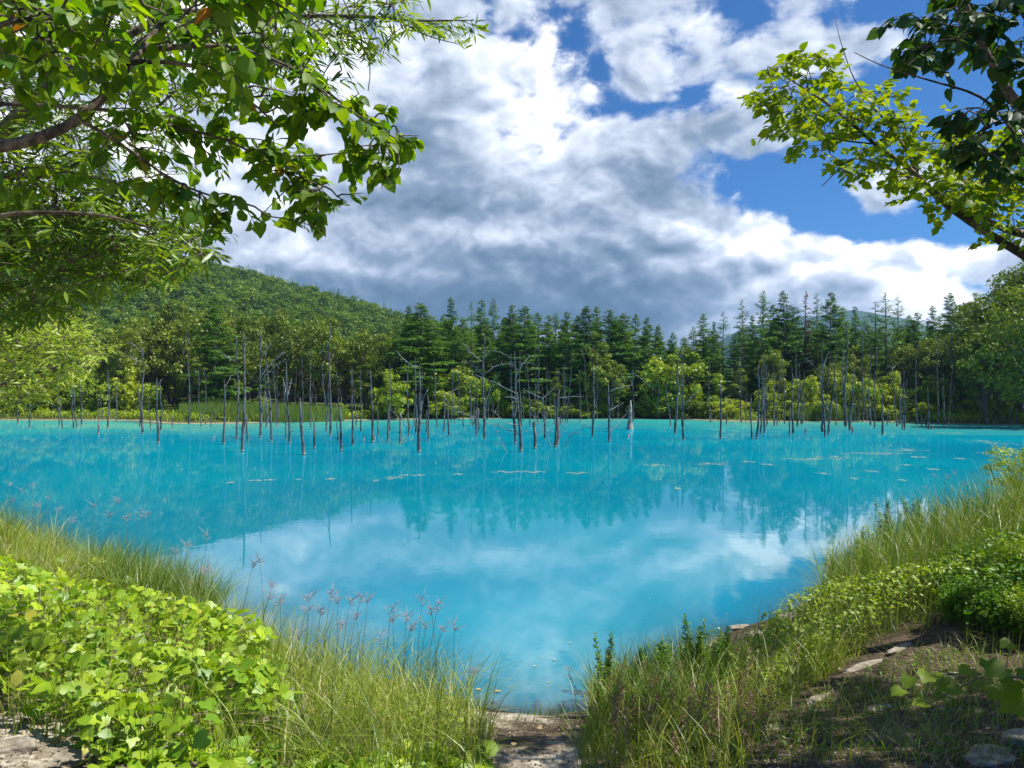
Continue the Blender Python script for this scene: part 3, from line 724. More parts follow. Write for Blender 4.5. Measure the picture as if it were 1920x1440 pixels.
# ------------------------------------------------------------------ dead trees in the water
# base px, base py, top px, top py, radius (m), twig count, [explicit branches: (height fraction, tip px, tip py, sag)]
DT = [(35, 795, 33, 735, .10, 2), (57, 803, 53, 738, .09, 3), (111, 801, 108, 705, .09, 6), (117, 803, 114, 745, .07, 3), (138, 803, 135, 727, .08, 4), (145, 803, 139, 718, .09, 6), (154, 798, 148, 675, .10, 9), (185, 815, 184, 792, .10, 0), (184, 797, 183, 735, .05, 4), (194, 790, 186, 723, .07, 2), (203, 805, 202, 690, .09, 10, [(.5, 211, 742, .1)]), (217, 793, 220, 708, .06, 2), (83, 799, 83, 795, .06, 0), (263, 800, 260, 720, .07, 4),
      (269, 813, 267, 650, .10, 10, [(.93, 232, 640, -.1), (.85, 235, 664, .1)]), (283, 808, 277, 745, .06, 3), (296, 832, 294, 708, .12, 1, [(.93, 300, 716, 0)]), (302, 808, 300, 715, .09, 2), (323, 802, 323, 778, .06, 0), (353, 795, 354, 620, .09, 5), (357, 795, 356, 760, .05, 2), (377, 803, 372, 690, .07, 4), (386, 797, 383, 688, .07, 4), (396, 803, 397, 757, .06, 2), (404, 795, 404, 765, .05, 1), (401, 822, 401, 817, .06, 0),
      (424, 833, 420, 710, .11, 9, [(.93, 434, 702, .1)]), (445, 823, 443, 630, .10, 12, [(.82, 405, 650, .1), (.45, 449, 715, 0)]), (457, 847, 456, 622, .14, 10), (466, 827, 462, 777, .09, 2), (486, 820, 489, 622, .11, 6, [(.79, 508, 647, -.1), (.68, 540, 659, -.1), (.65, 536, 673, -.05), (.42, 510, 715, -.1), (.28, 497, 733, -.1)]), (500, 802, 497, 710, .08, 5), (513, 828, 498, 655, .10, 8), (518, 800, 514, 668, .07, 8),
      (522, 798, 520, 692, .05, 4), (537, 825, 532, 713, .08, 4), (544, 832, 537, 678, .11, 10, [(.72, 547, 711, 0), (.7, 530, 707, 0)]), (572, 853, 563, 745, .14, 3), (566, 800, 567, 672, .06, 7), (585, 805, 579, 655, .08, 12), (594, 842, 588, 775, .12, 6), (612, 810, 604, 668, .07, 7), (616, 818, 620, 608, .11, 5, [(.88, 600, 662, .1)]), (635, 828, 632, 757, .09, 5),
      (641, 845, 638, 760, .12, 5), (657, 835, 660, 687, .11, 6), (669, 803, 663, 710, .07, 4), (676, 810, 677, 693, .08, 4), (682, 827, 682, 815, .07, 0), (698, 830, 695, 690, .11, 5), (703, 823, 703, 815, .06, 0), (712, 817, 708, 753, .09, 2), (728, 828, 726, 743, .11, 5), (733, 810, 731, 755, .07, 2), (748, 833, 750, 772, .11, 6, [(.98, 782, 795, .35), (.9, 735, 770, 0), (.6, 770, 803, .2)]), (765, 817, 765, 683, .09, 4), (780, 813, 779, 687, .08, 3),
      (788, 848, 786, 683, .14, 5, [(.98, 744, 658, .12), (.6, 802, 731, -.2)]), (801, 813, 800, 770, .06, 2), (808, 827, 802, 740, .10, 4), (822, 802, 813, 675, .09, 3), (834, 810, 833, 737, .08, 3), (841, 817, 839, 735, .10, 3, [(.95, 857, 730, -.1)]), (854, 795, 851, 745, .06, 2), (871, 802, 868, 758, .09, 2), (885, 797, 879, 710, .07, 3), (892, 817, 893, 768, .09, 5), (898, 810, 897, 765, .07, 2),
      (907, 823, 908, 625, .12, 3, [(.80, 867, 643, .05), (.71, 862, 680, -.18), (.71, 962, 684, -.16), (.49, 938, 697, -.1), (.82, 922, 657, -.2), (.33, 885, 756, .1)]), (911, 805, 909, 700, .07, 4), (926, 788, 922, 735, .05, 2), (935, 786, 933, 738, .05, 3), (963, 802, 958, 664, .09, 14, [(.95, 920, 658, -.1)]), (970, 833, 965, 657, .11, 14, [(.8, 1000, 668, -.2)]),
      (980, 847, 970, 735, .16, 6, [(.98, 887, 701, -.02), (.62, 860, 773, .0), (.7, 920, 768, .1), (.93, 945, 745, -.1), (.3, 925, 796, .1)]), (976, 802, 975, 657, .08, 10, [(.9, 970, 672, -.5), (.82, 1003, 684, -.2)]), (1007, 842, 1001, 791, .14, 0), (994, 800, 989, 680, .07, 8), (1010, 796, 1009, 637, .08, 14, [(.97, 1030, 648, -.1)]), (1024, 823, 1017, 727, .12, 5, [(.88, 983, 731, 0), (.88, 1040, 727, 0), (.5, 1029, 764, -.2), (.5, 990, 771, -.1)]),
      (1033, 838, 1049, 730, .13, 4, [(.92, 1090, 743, 0), (.35, 1110, 790, -.1), (.3, 1022, 792, 0)]), (1048, 832, 1046, 782, .12, 4, [(.6, 1062, 790, -.1)]), (1034, 786, 1031, 702, .06, 4), (1041, 784, 1041, 703, .06, 3), (1058, 785, 1057, 686, .07, 5), (1071, 788, 1068, 735, .05, 4), (1088, 793, 1086, 693, .07, 5), (1105, 786, 1094, 658, .08, 3, [(.97, 1085, 655, 0)]), (1113, 820, 1112, 680, .10, 5), (1120, 784, 1117, 665, .07, 6), (1142, 828, 1140, 716, .12, 4, [(.9, 1185, 722, -.05), (.72, 1170, 755, 0), (.5, 1175, 775, 0)]),
      (1149, 790, 1149, 688, .06, 8), (1158, 786, 1165, 680, .07, 5), (1187, 790, 1189, 655, .08, 14, [(.75, 1160, 735, 0), (.7, 1230, 733, 0)]), (1178, 819, 1178, 813, .10, 0), (1235, 786, 1236, 705, .06, 5), (1259, 800, 1248, 708, .08, 6), (1266, 813, 1271, 665, .11, 12), (1279, 800, 1278, 640, .08, 14), (1285, 825, 1280, 700, .11, 14, [(.7, 1310, 732, 0)]), (1333, 793, 1329, 672, .08, 5), (1355, 823, 1349, 697, .11, 4), (1390, 793, 1388, 640, .10, 20), (1398, 790, 1397, 745, .06, 6),
      (1410, 825, 1408, 740, .10, 6), (1418, 823, 1422, 683, .12, 10), (1427, 813, 1428, 672, .11, 8), (1433, 812, 1432, 665, .12, 10), (1438, 798, 1437, 683, .08, 5), (1456, 798, 1463, 690, .09, 6), (1450, 798, 1452, 730, .06, 3), (1470, 790, 1468, 685, .07, 14), (1481, 817, 1482, 762, .10, 2), (1487, 813, 1486, 700, .11, 3), (1495, 800, 1493, 665, .09, 4), (1502, 795, 1499, 680, .08, 4), (1505, 795, 1508, 697, .09, 3), (1508, 813, 1511, 803, .12, 0),
      (1543, 810, 1539, 703, .13, 2), (1547, 820, 1542, 638, .11, 6, [(.74, 1512, 673, 0), (.77, 1557, 659, -.2), (.4, 1570, 746, -.2)]), (1552, 815, 1567, 665, .10, 8), (1573, 786, 1570, 665, .07, 4), (1583, 798, 1581, 640, .10, 6), (1587, 800, 1587, 600, .13, 8), (1593, 807, 1599, 700, .13, 6), (1598, 813, 1598, 800, .13, 0), (1618, 791, 1618, 625, .11, 10, [(.85, 1600, 636, 0), (.9, 1624, 645, -.3)]), (1632, 798, 1632, 648, .12, 4), (1639, 803, 1643, 650, .08, 4), (1657, 815, 1652, 720, .10, 2),
      (1683, 800, 1673, 688, .08, 5, [(.98, 1662, 684, 0), (.97, 1684, 680, 0)]), (1668, 793, 1668, 780, .09, 0), (1693, 805, 1693, 720, .09, 3), (1697, 806, 1695, 695, .11, 4), (1719, 797, 1717, 640, .10, 4), (1728, 786, 1727, 668, .07, 2), (1735, 800, 1736, 780, .10, 0), (1742, 805, 1739, 725, .10, 2), (1747, 805, 1747, 797, .10, 0), (1758, 796, 1760, 632, .10, 6), (1770, 798, 1768, 700, .11, 4), (1788, 792, 1784, 600, .13, 8, [(.6, 1770, 640, 0)]), (1810, 790, 1807, 673, .08, 2),
      (1834, 792, 1833, 750, .10, 2), (1850, 796, 1848, 703, .10, 3), (1867, 796, 1866, 722, .09, 2), (1878, 796, 1877, 708, .09, 3), (1895, 797, 1894, 762, .10, 0), (1905, 797, 1905, 768, .09, 0)]
for _ in range(64):
    bx_ = float(rng.normal([550, 1000, 1435, 1585, 900, 1740][_ % 6], 60)); by_ = float(rng.uniform(786, 800)); hh_ = rng.uniform(18, 130)
    DT.append((bx_, by_, bx_ + rng.normal(0, .05) * hh_, by_ - hh_, rng.uniform(.055, .085), int(rng.integers(2, 9))))
DT.sort(key=lambda q: q[0])


def dead_tree(i, bx, by, tx, ty, r, tw, br=()):
    by = max(by, 785.5)
    b = on_water(bx, by); Y = b[1]
    gz_ = float(ground_z(b[0], Y))
    base = np.array([b[0], Y, min(gz_, 0) - .3 if gz_ < 0 else gz_ - .1])
    top = at(tx, ty, Y + rng.uniform(-.4, .4))
    surf = np.array([b[0], Y, 0])
    H = top[2]
    n = max(5, int(H * 2.2) + 3)
    s = np.linspace(0, 1, n)[:, None]
    p = base * (1 - s) + top * s
    amp = .02 + .011 * H
    ph = rng.uniform(0, 6.28, 2)
    env = np.sin(np.clip(s, 0, 1) * np.pi)
    p[:, 0:1] += amp * env * np.sin(s * 5 + ph[0]); p[:, 1:2] += amp * env * np.sin(s * 4 + ph[1])
    p[1:-1, :2] += rng.normal(0, .018, (n - 2, 2))
    r = r * .74 * (.85 + .3 * rng.random())
    rad = r * (1.25 - .85 * s[:, 0]) if H > 2 else r * (1.1 - .25 * s[:, 0])
    if H > 2: rad[-1] = r * .15
    rad[0] *= 1.25
    gm = Geo()
    gm.tube(p, rad, 8 if Y < 70 else 6, rough=.14)
    root = link('dead_tree', None, loc=(base[0], base[1], max(base[2], 0)))
    off = np.array(root.location)
    # short twigs and stubs stay in the trunk's mesh
    for k in range(int(tw * 1.3)):
        f_ = rng.uniform(.3, .97); j = f_ * (n - 1); j0 = int(j); q = p[j0] * (1 - (j - j0)) + p[min(j0 + 1, n - 1)] * (j - j0)
        th = rng.uniform(0, 6.28); ln = rng.uniform(.12, .75) * (1.25 - f_ * .7)
        t5 = np.linspace(0, 1, 4)[:, None]
        d = np.array([math.cos(th), math.sin(th) * .8, rng.uniform(-.15, .5)])
        pp = q + d * ln * t5 + np.array([0, 0, rng.uniform(-.25, .3)]) * ln * t5 ** 2
        gm.tube(pp, np.linspace(.017, .006, 4) * rng.uniform(.8, 1.4), 4, cap=False)
    me = gm.mesh('trunk', M['dead'], True)
    me.transform(__import__('mathutils').Matrix.Translation(Vector(-off)))
    link('trunk', me, root)
    for (f_, qx, qy, sag) in br:
        j = f_ * (n - 1); j0 = int(j); q = p[j0] * (1 - (j - j0)) + p[min(j0 + 1, n - 1)] * (j - j0)
        tip = at(qx, qy, Y + rng.uniform(-.6, .6))
        t5 = np.linspace(0, 1, 9)[:, None]
        ln = np.linalg.norm(tip - q)
        pp = q * (1 - t5) + tip * t5 + np.array([0, 0, -sag * ln]) * np.sin(t5 * np.pi) + rng.normal(0, .012 * ln, (9, 3)) * np.sin(t5 * np.pi)
        gb = Geo(); gb.tube(pp, np.linspace(.030, .008, 9) * (1 if ln > 1 else .8), 5)
        for _ in range(int(ln * 3)):
            u = rng.integers(3, 9); d = unit(1)[0] * rng.uniform(.12, .4); d[2] = abs(d[2]) * rng.choice([-.4, 1])
            gb.tube([pp[u], pp[u] + d * .55 + [0, 0, .03], pp[u] + d], [.012, .009, .005], 4, cap=False)
        me = gb.mesh('branch', M['dead_pale'], True)
        me.transform(__import__('mathutils').Matrix.Translation(Vector(-off)))
        link('branch', me, root)
    lean = (tx - bx) / max(by - ty, 1)
    size = 'short stub of a' if H < .9 else ('low broken' if H < 2.5 else ('tall' if H > 7.5 else 'bare'))
    thick = 'thick' if r > .10 else 'thin'
    ln_ = ' leaning left' if lean < -.06 else (' leaning right' if lean > .06 else '')
    arms = ' with pale branches' if len(br) > 1 else (' with one pale branch' if len(br) == 1 else '')
    word = 'dead trunk'
    tag(root, f"{size} {thick} {word}{ln_}{arms}, {ordinal(i + 1)} dead tree from the left", 'dead tree', 'dead trees standing in the pond')


for i, d_ in enumerate(DT): dead_tree(i, *d_)

# old conical stump with its pale spike
g_ = Geo(); b = on_water(1181, 805); zz = np.array([-.3, 0, .25, .5, .8, 1.3, 2.0, 2.6])
g_.tube(np.stack([b[0] + .03 * zz, np.full(8, b[1]), zz], 1), [.36, .34, .29, .24, .19, .17, .12, .03], 12, rough=.16)
st = link('stump', g_.mesh('stump', M['dead_pale'], True)); tag(st, 'stout pale broken stump tapering to a point, in the water right of centre', 'stump')


# ------------------------------------------------------------------ far shore reeds and undergrowth
def blades(n, P, h, wdt, lean=.35, segs=3, wind=(0.1, 0)):
    """curved grass blades as strips; P (n,3), h (n,)"""
    th = rng.uniform(0, 6.28, n)
    ln = np.abs(rng.normal(lean, lean * .6, n))
    dir_ = np.stack([np.cos(th) * ln + wind[0], np.sin(th) * ln + wind[1]], -1)
    sa = th + rng.uniform(-.9, .9, n) + np.pi / 2
    side = np.stack([np.cos(sa), np.sin(sa), np.zeros(n)], -1)
    V = []
    for k in range(segs + 1):
        t = k / segs
        c = P + np.stack([dir_[:, 0] * h * t ** 1.8, dir_[:, 1] * h * t ** 1.8, h * (t - .25 * (ln * 1.6) * t ** 2.5)], -1)
        wk = (wdt * (1 - t ** 1.6) * .5)[:, None]
        if k < segs: V += [c - side * wk, c + side * wk]
        else: V += [c]
    V = np.stack(V, 1); m = V.shape[1]
    q = np.array([(2 * k, 2 * k + 1, 2 * k + 3, 2 * k + 2) for k in range(segs - 1)]); t3 = np.array([(2 * segs - 2, 2 * segs - 1, 2 * segs)])
    base = (np.arange(n) * m)[:, None, None]
    return V.reshape(-1, 3), [(q[None] + base).reshape(-1, 4), (t3[None] + base).reshape(-1, 3)], m


def grass_obj(name, x, y, h, wd, mat, label, cat, lean=.35, segs=3, vfun=None):
    n = len(x)
    P = np.stack([x, y, ground_z(x, y) - .02], 1)
    V, fs, m = blades(n, P, h, wd, lean, segs)
    v = rng.random(n) if vfun is None else vfun(n)
    o = link(name, mesh_np(name, V, fs, M[mat], v=np.repeat(v, m)))
    tag(o, label, cat, kind='stuff')
    return o


def shore_pts(n, x0, x1, y0, y1, Ybase=None):
    px = rng.uniform(x0, x1, n); Y = rng.uniform(y0, y1, n)
    return (px - 960) / F * Y, Y


x, y = shore_pts(9000, 335, 645, 84, 93); k = ground_z(x, y) > -.1
grass_obj('reeds', x[k], y[k], rng.uniform(1.2, 2.3, k.sum()), np.full(k.sum(), .05), 'reed', 'bright green bed of reeds at the far shore left of centre', 'reeds', .12)
x, y = shore_pts(9000, 1480, 1610, 87, 93); k = ground_z(x, y) > 0
grass_obj('reeds', x[k], y[k], rng.uniform(1.2, 2.0, k.sum()), np.full(k.sum(), .05), 'reed', 'green reed bed at the foot of the right wood', 'reeds', .12)
x, y = shore_pts(40000, -150, 2050, 76, 108); k = (ground_z(x, y) > .02) & (rng.random(len(x)) < .8)
grass_obj('shore_grass', x[k], y[k], rng.uniform(.3, .9, k.sum()), np.full(k.sum(), .07), 'grass', 'long yellowish grass along the whole far shore', 'grass', .3, 2)
# leafy undergrowth
def undergrowth():
    n = 1500
    px = rng.uniform(-100, 2020, n); Y = rng.uniform(80, 106, n); x = (px - 960) / F * Y
    z = ground_z(x, Y); d = pond_sd(x, Y); k = (d > 1.2)
    x, Y, z = x[k], Y[k], z[k]
    c = Geo()
    for a, b_, h in zip(x, Y, z):
        r = rng.uniform(.5, 1.1); m = 70
        u = unit(m); u[:, 2] = abs(u[:, 2])
        c.cards(np.array([a, b_, h + .2]) + u * r * rng.uniform(.5, 1, (m, 1)) * np.array([1.2, 1.2, .9]), unit(m), u + rng.normal(0, .4, (m, 3)), rng.uniform(.14, .28, m), RAG, v=np.clip(rng.normal(.4, .25, m) + rng.normal(0, .2), 0, 1))
    o = link('undergrowth', c.mesh('undergrowth', M['bush'])); tag(o, 'leafy yellow-green undergrowth at the foot of the woods', 'undergrowth', kind='stuff')


undergrowth()


# ------------------------------------------------------------------ near overhanging trees
def in_poly(px, py, poly):
    poly = np.array(poly, float); ins = np.zeros(np.shape(px), bool)
    for (ax, ay), (bx, by) in zip(poly, np.roll(poly, -1, 0)):
        ins ^= ((ay > py) != (by > py)) & (px < (bx - ax) * (py - ay) / (by - ay + 1e-12) + ax)
    return ins


def smooth_path(pts, n=None):
    pts = np.array(pts, float)
    d = np.r_[0, np.cumsum(np.linalg.norm(np.diff(pts[:, :3], axis=0), axis=1))]
    n = n or max(4, int(d[-1] / .08))
    t = np.linspace(0, d[-1], n)
    o = np.stack([np.interp(t, d, pts[:, k]) for k in range(pts.shape[1])], 1)
    for _ in range(2): o[1:-1] = (o[:-2] + 2 * o[1:-1] + o[2:]) / 4
    return o


def near_tree(name, label, trunk, mains, anchors, leaf, mat, size, per=7, twig=(.25, .45), droop=.5, spread=1.0, bark='bark_near', cat='tree', env=None, flat=.7, group=None, wig=.03):
    """trunk/mains: world polylines (x,y,z,r); anchors (n,3): where leafy twigs sit; twigs join the nearest wood"""
    t = Geo(); c = Geo()
    nodes = []
    trunk = smooth_path(trunk); t.tube(trunk[:, :3], trunk[:, 3], 12, rough=.04)
    nodes.append(trunk[:, :3])
    for mpath in mains:
        q = smooth_path(mpath); t.tube(q[:, :3], q[:, 3], 7, rough=.06); nodes.append(q[:, :3])
    nd = np.concatenate(nodes)
    org = trunk[len(trunk) // 2, :3]
    anchors = np.array(anchors)
    dist = np.array([np.min(np.linalg.norm(nd - a, axis=1)) for a in anchors])
    for ai in np.argsort(dist):
        a = anchors[ai]
        jx, jy = (rng.normal(0, 16, 2) if env is not None else (0, 0))
        dd = np.linalg.norm(nd - a, axis=1); j = int(np.argmin(dd)); b0 = nd[j]; ln = dd[j]
        nseg = max(3, int(ln / .08) + 2)
        s = np.linspace(0, 1, nseg)[:, None]
        pp = b0 * (1 - s) + a * s + np.array([0, 0, .12 * ln]) * np.sin(s * np.pi) + rng.normal(0, wig * min(ln, .6), (nseg, 3)) * np.sin(s * np.pi)
        r0 = np.clip(.004 + .006 * ln, .003, .014)
        if env is not None:
            kk = in_poly(960 + F * pp[:, 0] / pp[:, 1], HZ - F * (pp[:, 2] - EYE) / pp[:, 1], env)
            if not kk.all() or not in_poly(960 + F * a[0] / a[1], HZ - F * (a[2] - EYE) / a[1], env): continue
        t.tube(pp, np.linspace(r0, .003, nseg), 5, cap=False)
        nd = np.vstack([nd, pp[1:]])
        # leafy twig
        outd = a - b0; outd = outd / (np.linalg.norm(outd) + 1e-6) + (a - org) * .25 / (np.linalg.norm(a - org) + 1e-6) + rng.normal(0, .45 * spread, 3)
        outd[2] *= flat; outd /= np.linalg.norm(outd)
        tl = rng.uniform(*twig)
        s2 = np.linspace(0, 1, 6)[:, None]
        tw = a + outd * tl * s2 + np.array([0, 0, -.22 * droop * tl]) * s2 ** 2
        if env is not None:
            kk = in_poly(960 + jx + F * tw[:, 0] / tw[:, 1], HZ + jy - F * (tw[:, 2] - EYE) / tw[:, 1], env)
            if not kk.all():
                nk = max(2, int(np.argmin(kk))); tw = a + (tw[nk - 1] - a) * s2
        t.tube(tw, np.linspace(.003, .0012, 6), 4, cap=False)
        m = max(3, int(per * rng.uniform(.7, 1.3)))
        q = (np.arange(m) + rng.random(m)) / m; q = np.clip(q, 0, 1)
        idx = q * 5; i0 = np.clip(idx.astype(int), 0, 4); f_ = (idx - i0)[:, None]
        lp = tw[i0] * (1 - f_) + tw[i0 + 1] * f_
        sidev = np.cross(outd, [0, 0, 1]); sidev /= np.linalg.norm(sidev) + 1e-6
        alt = np.where(np.arange(m) % 2 == 0, 1, -1)[:, None]
        ax = outd * .6 + sidev * alt * .9 + np.array([0, 0, -droop]) + rng.normal(0, .35, (m, 3))
        ax /= np.linalg.norm(ax, axis=1)[:, None]
        petiole = ax * .25 * size[0] + np.array([0, 0, -.01])
        nr = np.array([0, 0, 1.0]) + rng.normal(0, .5, (m, 3)) + outd * .2
        szv = rng.uniform(*size, m)
        P0 = lp + petiole
        if env is not None:
            tipc = P0 + ax * szv[:, None] * .7
            k = in_poly(960 + jx + F * tipc[:, 0] / tipc[:, 1], HZ + jy - F * (tipc[:, 2] - EYE) / tipc[:, 1], env)
            P0, ax, nr, szv = P0[k], ax[k], nr[k], szv[k]
        c.cards(P0, ax, nr, szv, leaf, wide=rng.uniform(.8, 1.05, len(P0)))
    root = link(name, None, loc=(trunk[0, 0], trunk[0, 1], trunk[0, 2]))
    T_ = __import__('mathutils').Matrix.Translation(-root.location)
    for nm, ge, mt in (('trunk', t, bark), ('crown', c, mat)):
        me = ge.mesh(nm, M[mt], nm == 'trunk'); me.transform(T_); link(nm, me, root)
    tag(root, label, cat, group)
    return root


def Pm(lst):
    """(px,py,Y,r) list -> world polyline"""
    return [tuple(at(a, b, Y)) + (r,) for a, b, Y, r in lst]


def anchors_in(poly, n, y0, y1, dens=None):
    poly_ = np.array(poly); out_ = []
    while len(out_) < n:
        px = rng.uniform(poly_[:, 0].min(), poly_[:, 0].max()); py = rng.uniform(poly_[:, 1].min(), poly_[:, 1].max())
        if not in_poly(px, py, poly): continue
        if dens is not None and rng.random() > dens(px, py): continue
        out_.append(at(px, py, rng.uniform(y0, y1)))
    return np.array(out_)


def ball(c, r, n):
    return np.array(c) + unit(n) * (rng.random((n, 1)) ** .4) * np.array(r)


# left tree with large heart-shaped leaves
A_ENV = [(-900, -700), (700, -400), (720, 40), (600, 130), (700, 200), (785, 222), (782, 290), (750, 345), (690, 330), (670, 385), (600, 435), (520, 425), (440, 455), (300, 410), (200, 370), (-900, 460)]
A_mains = [Pm([(-90, 285, 2.55, .025), (0, 275, 2.6, .022), (60, 268, 2.6, .020), (120, 245, 2.6, .018), (165, 215, 2.6, .016), (200, 180, 2.62, .015), (225, 145, 2.65, .013), (268, 88, 2.7, .012), (330, 10, 2.8, .010), (380, -80, 2.9, .010)]),
           Pm([(262, 95, 2.7, .011), (360, 84, 2.75, .010), (430, 84, 2.8, .008), (475, 92, 2.85, .007), (540, 120, 2.9, .006), (600, 160, 2.9, .005), (640, 190, 2.95, .004), (690, 235, 3.0, .003)]),
           Pm([(235, 118, 2.66, .010), (300, 112, 2.6, .009), (380, 118, 2.6, .007), (430, 150, 2.6, .006), (480, 200, 2.6, .004), (520, 235, 2.6, .003)]),
           Pm([(-60, 190, 2.9, .010), (0, 195, 2.9, .009), (90, 198, 2.9, .008), (190, 203, 2.9, .008), (250, 212, 2.95, .007), (310, 237, 3.0, .006), (420, 255, 3.05, .005), (470, 282, 3.1, .004), (540, 330, 3.1, .004), (610, 350, 3.1, .003)]),
           Pm([(150, 225, 2.6, .008), (230, 262, 2.7, .006), (300, 330, 2.8, .005), (380, 371, 2.9, .004), (450, 380, 3.0, .003)]),
           Pm([(510, 292, 3.1, .004), (590, 298, 3.1, .003), (640, 285, 3.1, .003), (710, 278, 3.1, .002)]),
           Pm([(-40, 60, 2.3, .010), (25, 20, 2.3, .009), (50, 10, 2.3, .008), (95, 33, 2.4, .006), (160, 40, 2.5, .006)]),
           Pm([(-60, 420, 3.3, .010), (0, 398, 3.3, .009), (120, 398, 3.3, .008), (200, 400, 3.3, .006), (290, 430, 3.3, .004)])]
zg = float(ground_z(-2.5, 2.3))
A_trunk = [(-2.45, 2.2, zg - .1, .14), (-2.4, 2.3, 2.4, .12), (-2.2, 2.45, 3.5, .10), (-2.0, 2.55, 3.88, .085), (-2.3, 2.5, 5.0, .07), (-2.4, 2.6, 6.6, .04)]
A_mains[0] = [(-2.1, 2.5, 3.75, .05)] + A_mains[0]
def spray(pts, n, spread=9):
    """anchors strung along a hanging spray given in photo points"""
    q = smooth_path([tuple(at(*p)) for p in pts]); i_ = rng.integers(0, len(q), n)
    return q[i_] + rng.normal(0, 1, (n, 3)) * spread / F * q[i_][:, 1:2]
A_anch = np.concatenate([anchors_in([(-40, -60), (560, -60), (590, 60), (480, 110), (440, 150), (300, 130), (100, 120), (-40, 150)], 135, 2.2, 3.1),
                         anchors_in([(430, 110), (560, 110), (600, 150), (640, 210), (560, 230), (440, 200)], 20, 2.6, 3.0),
                         spray([(560, 130, 2.85), (640, 190, 2.9), (690, 240, 2.95), (745, 248, 3.0)], 16, 12), spray([(600, 170, 2.9), (640, 250, 2.9), (700, 290, 2.95), (735, 315, 3.0)], 9, 10), spray([(760, 245, 3.0), (762, 275, 3.0)], 3, 6),
                         spray([(250, 212, 2.95), (310, 237, 3.0), (420, 255, 3.05), (470, 282, 3.1), (520, 315, 3.1)], 18, 14), spray([(470, 282, 3.1), (540, 330, 3.1), (610, 350, 3.1), (645, 372, 3.1)], 16, 12),
                         spray([(540, 350, 3.1), (575, 385, 3.1), (580, 405, 3.1)], 6, 9), spray([(300, 330, 2.8), (380, 371, 2.9), (450, 385, 3.0), (490, 415, 3.0)], 16, 13), spray([(500, 292, 3.1), (590, 298, 3.1), (650, 285, 3.1), (700, 278, 3.1)], 11, 8),
                         spray([(200, 240, 2.7), (260, 300, 2.75), (330, 330, 2.8)], 8, 16), spray([(-20, 300, 2.6), (60, 330, 2.7), (120, 360, 2.8)], 6, 18), ball((-2.6, 3.0, 5.6), (1.5, 1.3, .9), 60)])
near_tree('leafy_tree', 'overhanging tree with large heart-shaped leaves and a curved sunlit branch, top left', A_trunk, A_mains, A_anch, HEART, 'linden', (.038, .066), per=9, twig=(.12, .24), droop=.8, env=A_ENV)

# willow behind it, narrow leaves
B_ENV = [(-1500, -900), (760, -300), (900, 20), (900, 60), (870, 95), (720, 130), (700, 190), (640, 200), (560, 190), (470, 200), (390, 260), (360, 330), (395, 400), (425, 480), (400, 510), (300, 540), (210, 545), (130, 590), (0, 640), (-1500, 700)]
B_trunk = [(-4.6, 5.2, 1.2, .17), (-4.4, 5.2, 3.0, .15), (-4.1, 5.2, 4.5, .12), (-3.9, 5.2, 6.5, .08), (-3.6, 5.2, 8.5, .04)]
B_mains = [[(-4.1, 5.2, 4.4, .07)] + Pm([(0, 260, 5.0, .055), (50, 200, 4.9, .05), (105, 160, 4.9, .045), (170, 60, 4.9, .035), (300, -60, 4.9, .02)]),
           Pm([(120, 140, 4.9, .03), (320, 20, 4.9, .022), (540, 30, 4.9, .016), (680, 30, 4.9, .011), (790, 40, 4.9, .008), (850, 38, 4.9, .005), (888, 38, 4.9, .003)]),
           Pm([(740, 33, 4.9, .006), (775, 55, 4.9, .005), (800, 72, 4.9, .004), (850, 78, 4.9, .003), (866, 84, 4.9, .002)]),
           Pm([(600, 30, 4.9, .008), (680, 80, 4.9, .006), (700, 130, 4.8, .004), (690, 170, 4.8, .003)]),
           [(-4.1, 5.2, 3.9, .04)] + Pm([(0, 400, 4.6, .02), (120, 398, 4.6, .018), (250, 410, 4.6, .014), (330, 440, 4.6, .010), (400, 490, 4.6, .004)]),
           Pm([(-60, 330, 5.0, .03), (100, 330, 5.2, .02), (220, 270, 5.2, .015), (290, 205, 5.2, .012), (330, 170, 5.2, .008)]),
           Pm([(-60, 500, 4.6, .02), (80, 500, 4.6, .015), (200, 520, 4.6, .010), (290, 530, 4.6, .004)])]
B_anch = np.concatenate([anchors_in([(-60, -40), (500, -40), (560, 60), (470, 150), (360, 200), (330, 280), (200, 330), (-60, 330)], 330, 4.2, 6.0, lambda a, b: .5 + .5 * (a < 300)),
                         anchors_in([(480, -30), (700, -30), (760, 0), (690, 60), (620, 120), (660, 170), (560, 160), (480, 120)], 84, 4.5, 5.2),
                         anchors_in([(690, 25), (800, 30), (850, 45), (780, 65), (700, 60)], 9, 4.8, 5.0), anchors_in([(860, 28), (885, 40), (870, 48)], 2, 4.85, 4.95),
                         anchors_in([(-60, 320), (200, 330), (290, 380), (370, 420), (400, 480), (290, 520), (150, 540), (90, 560), (-60, 600)], 430, 4.0, 5.6),
                         ball((-4.0, 5.5, 6.8), (2.0, 1.3, 1.0), 60)])
near_tree('willow_tree', 'dense willow with narrow leaves behind the heart-leaved tree, upper left', B_trunk, B_mains, B_anch, LANCE, 'willow', (.075, .125), per=17, twig=(.22, .42), droop=.45, env=B_ENV, spread=1.1)

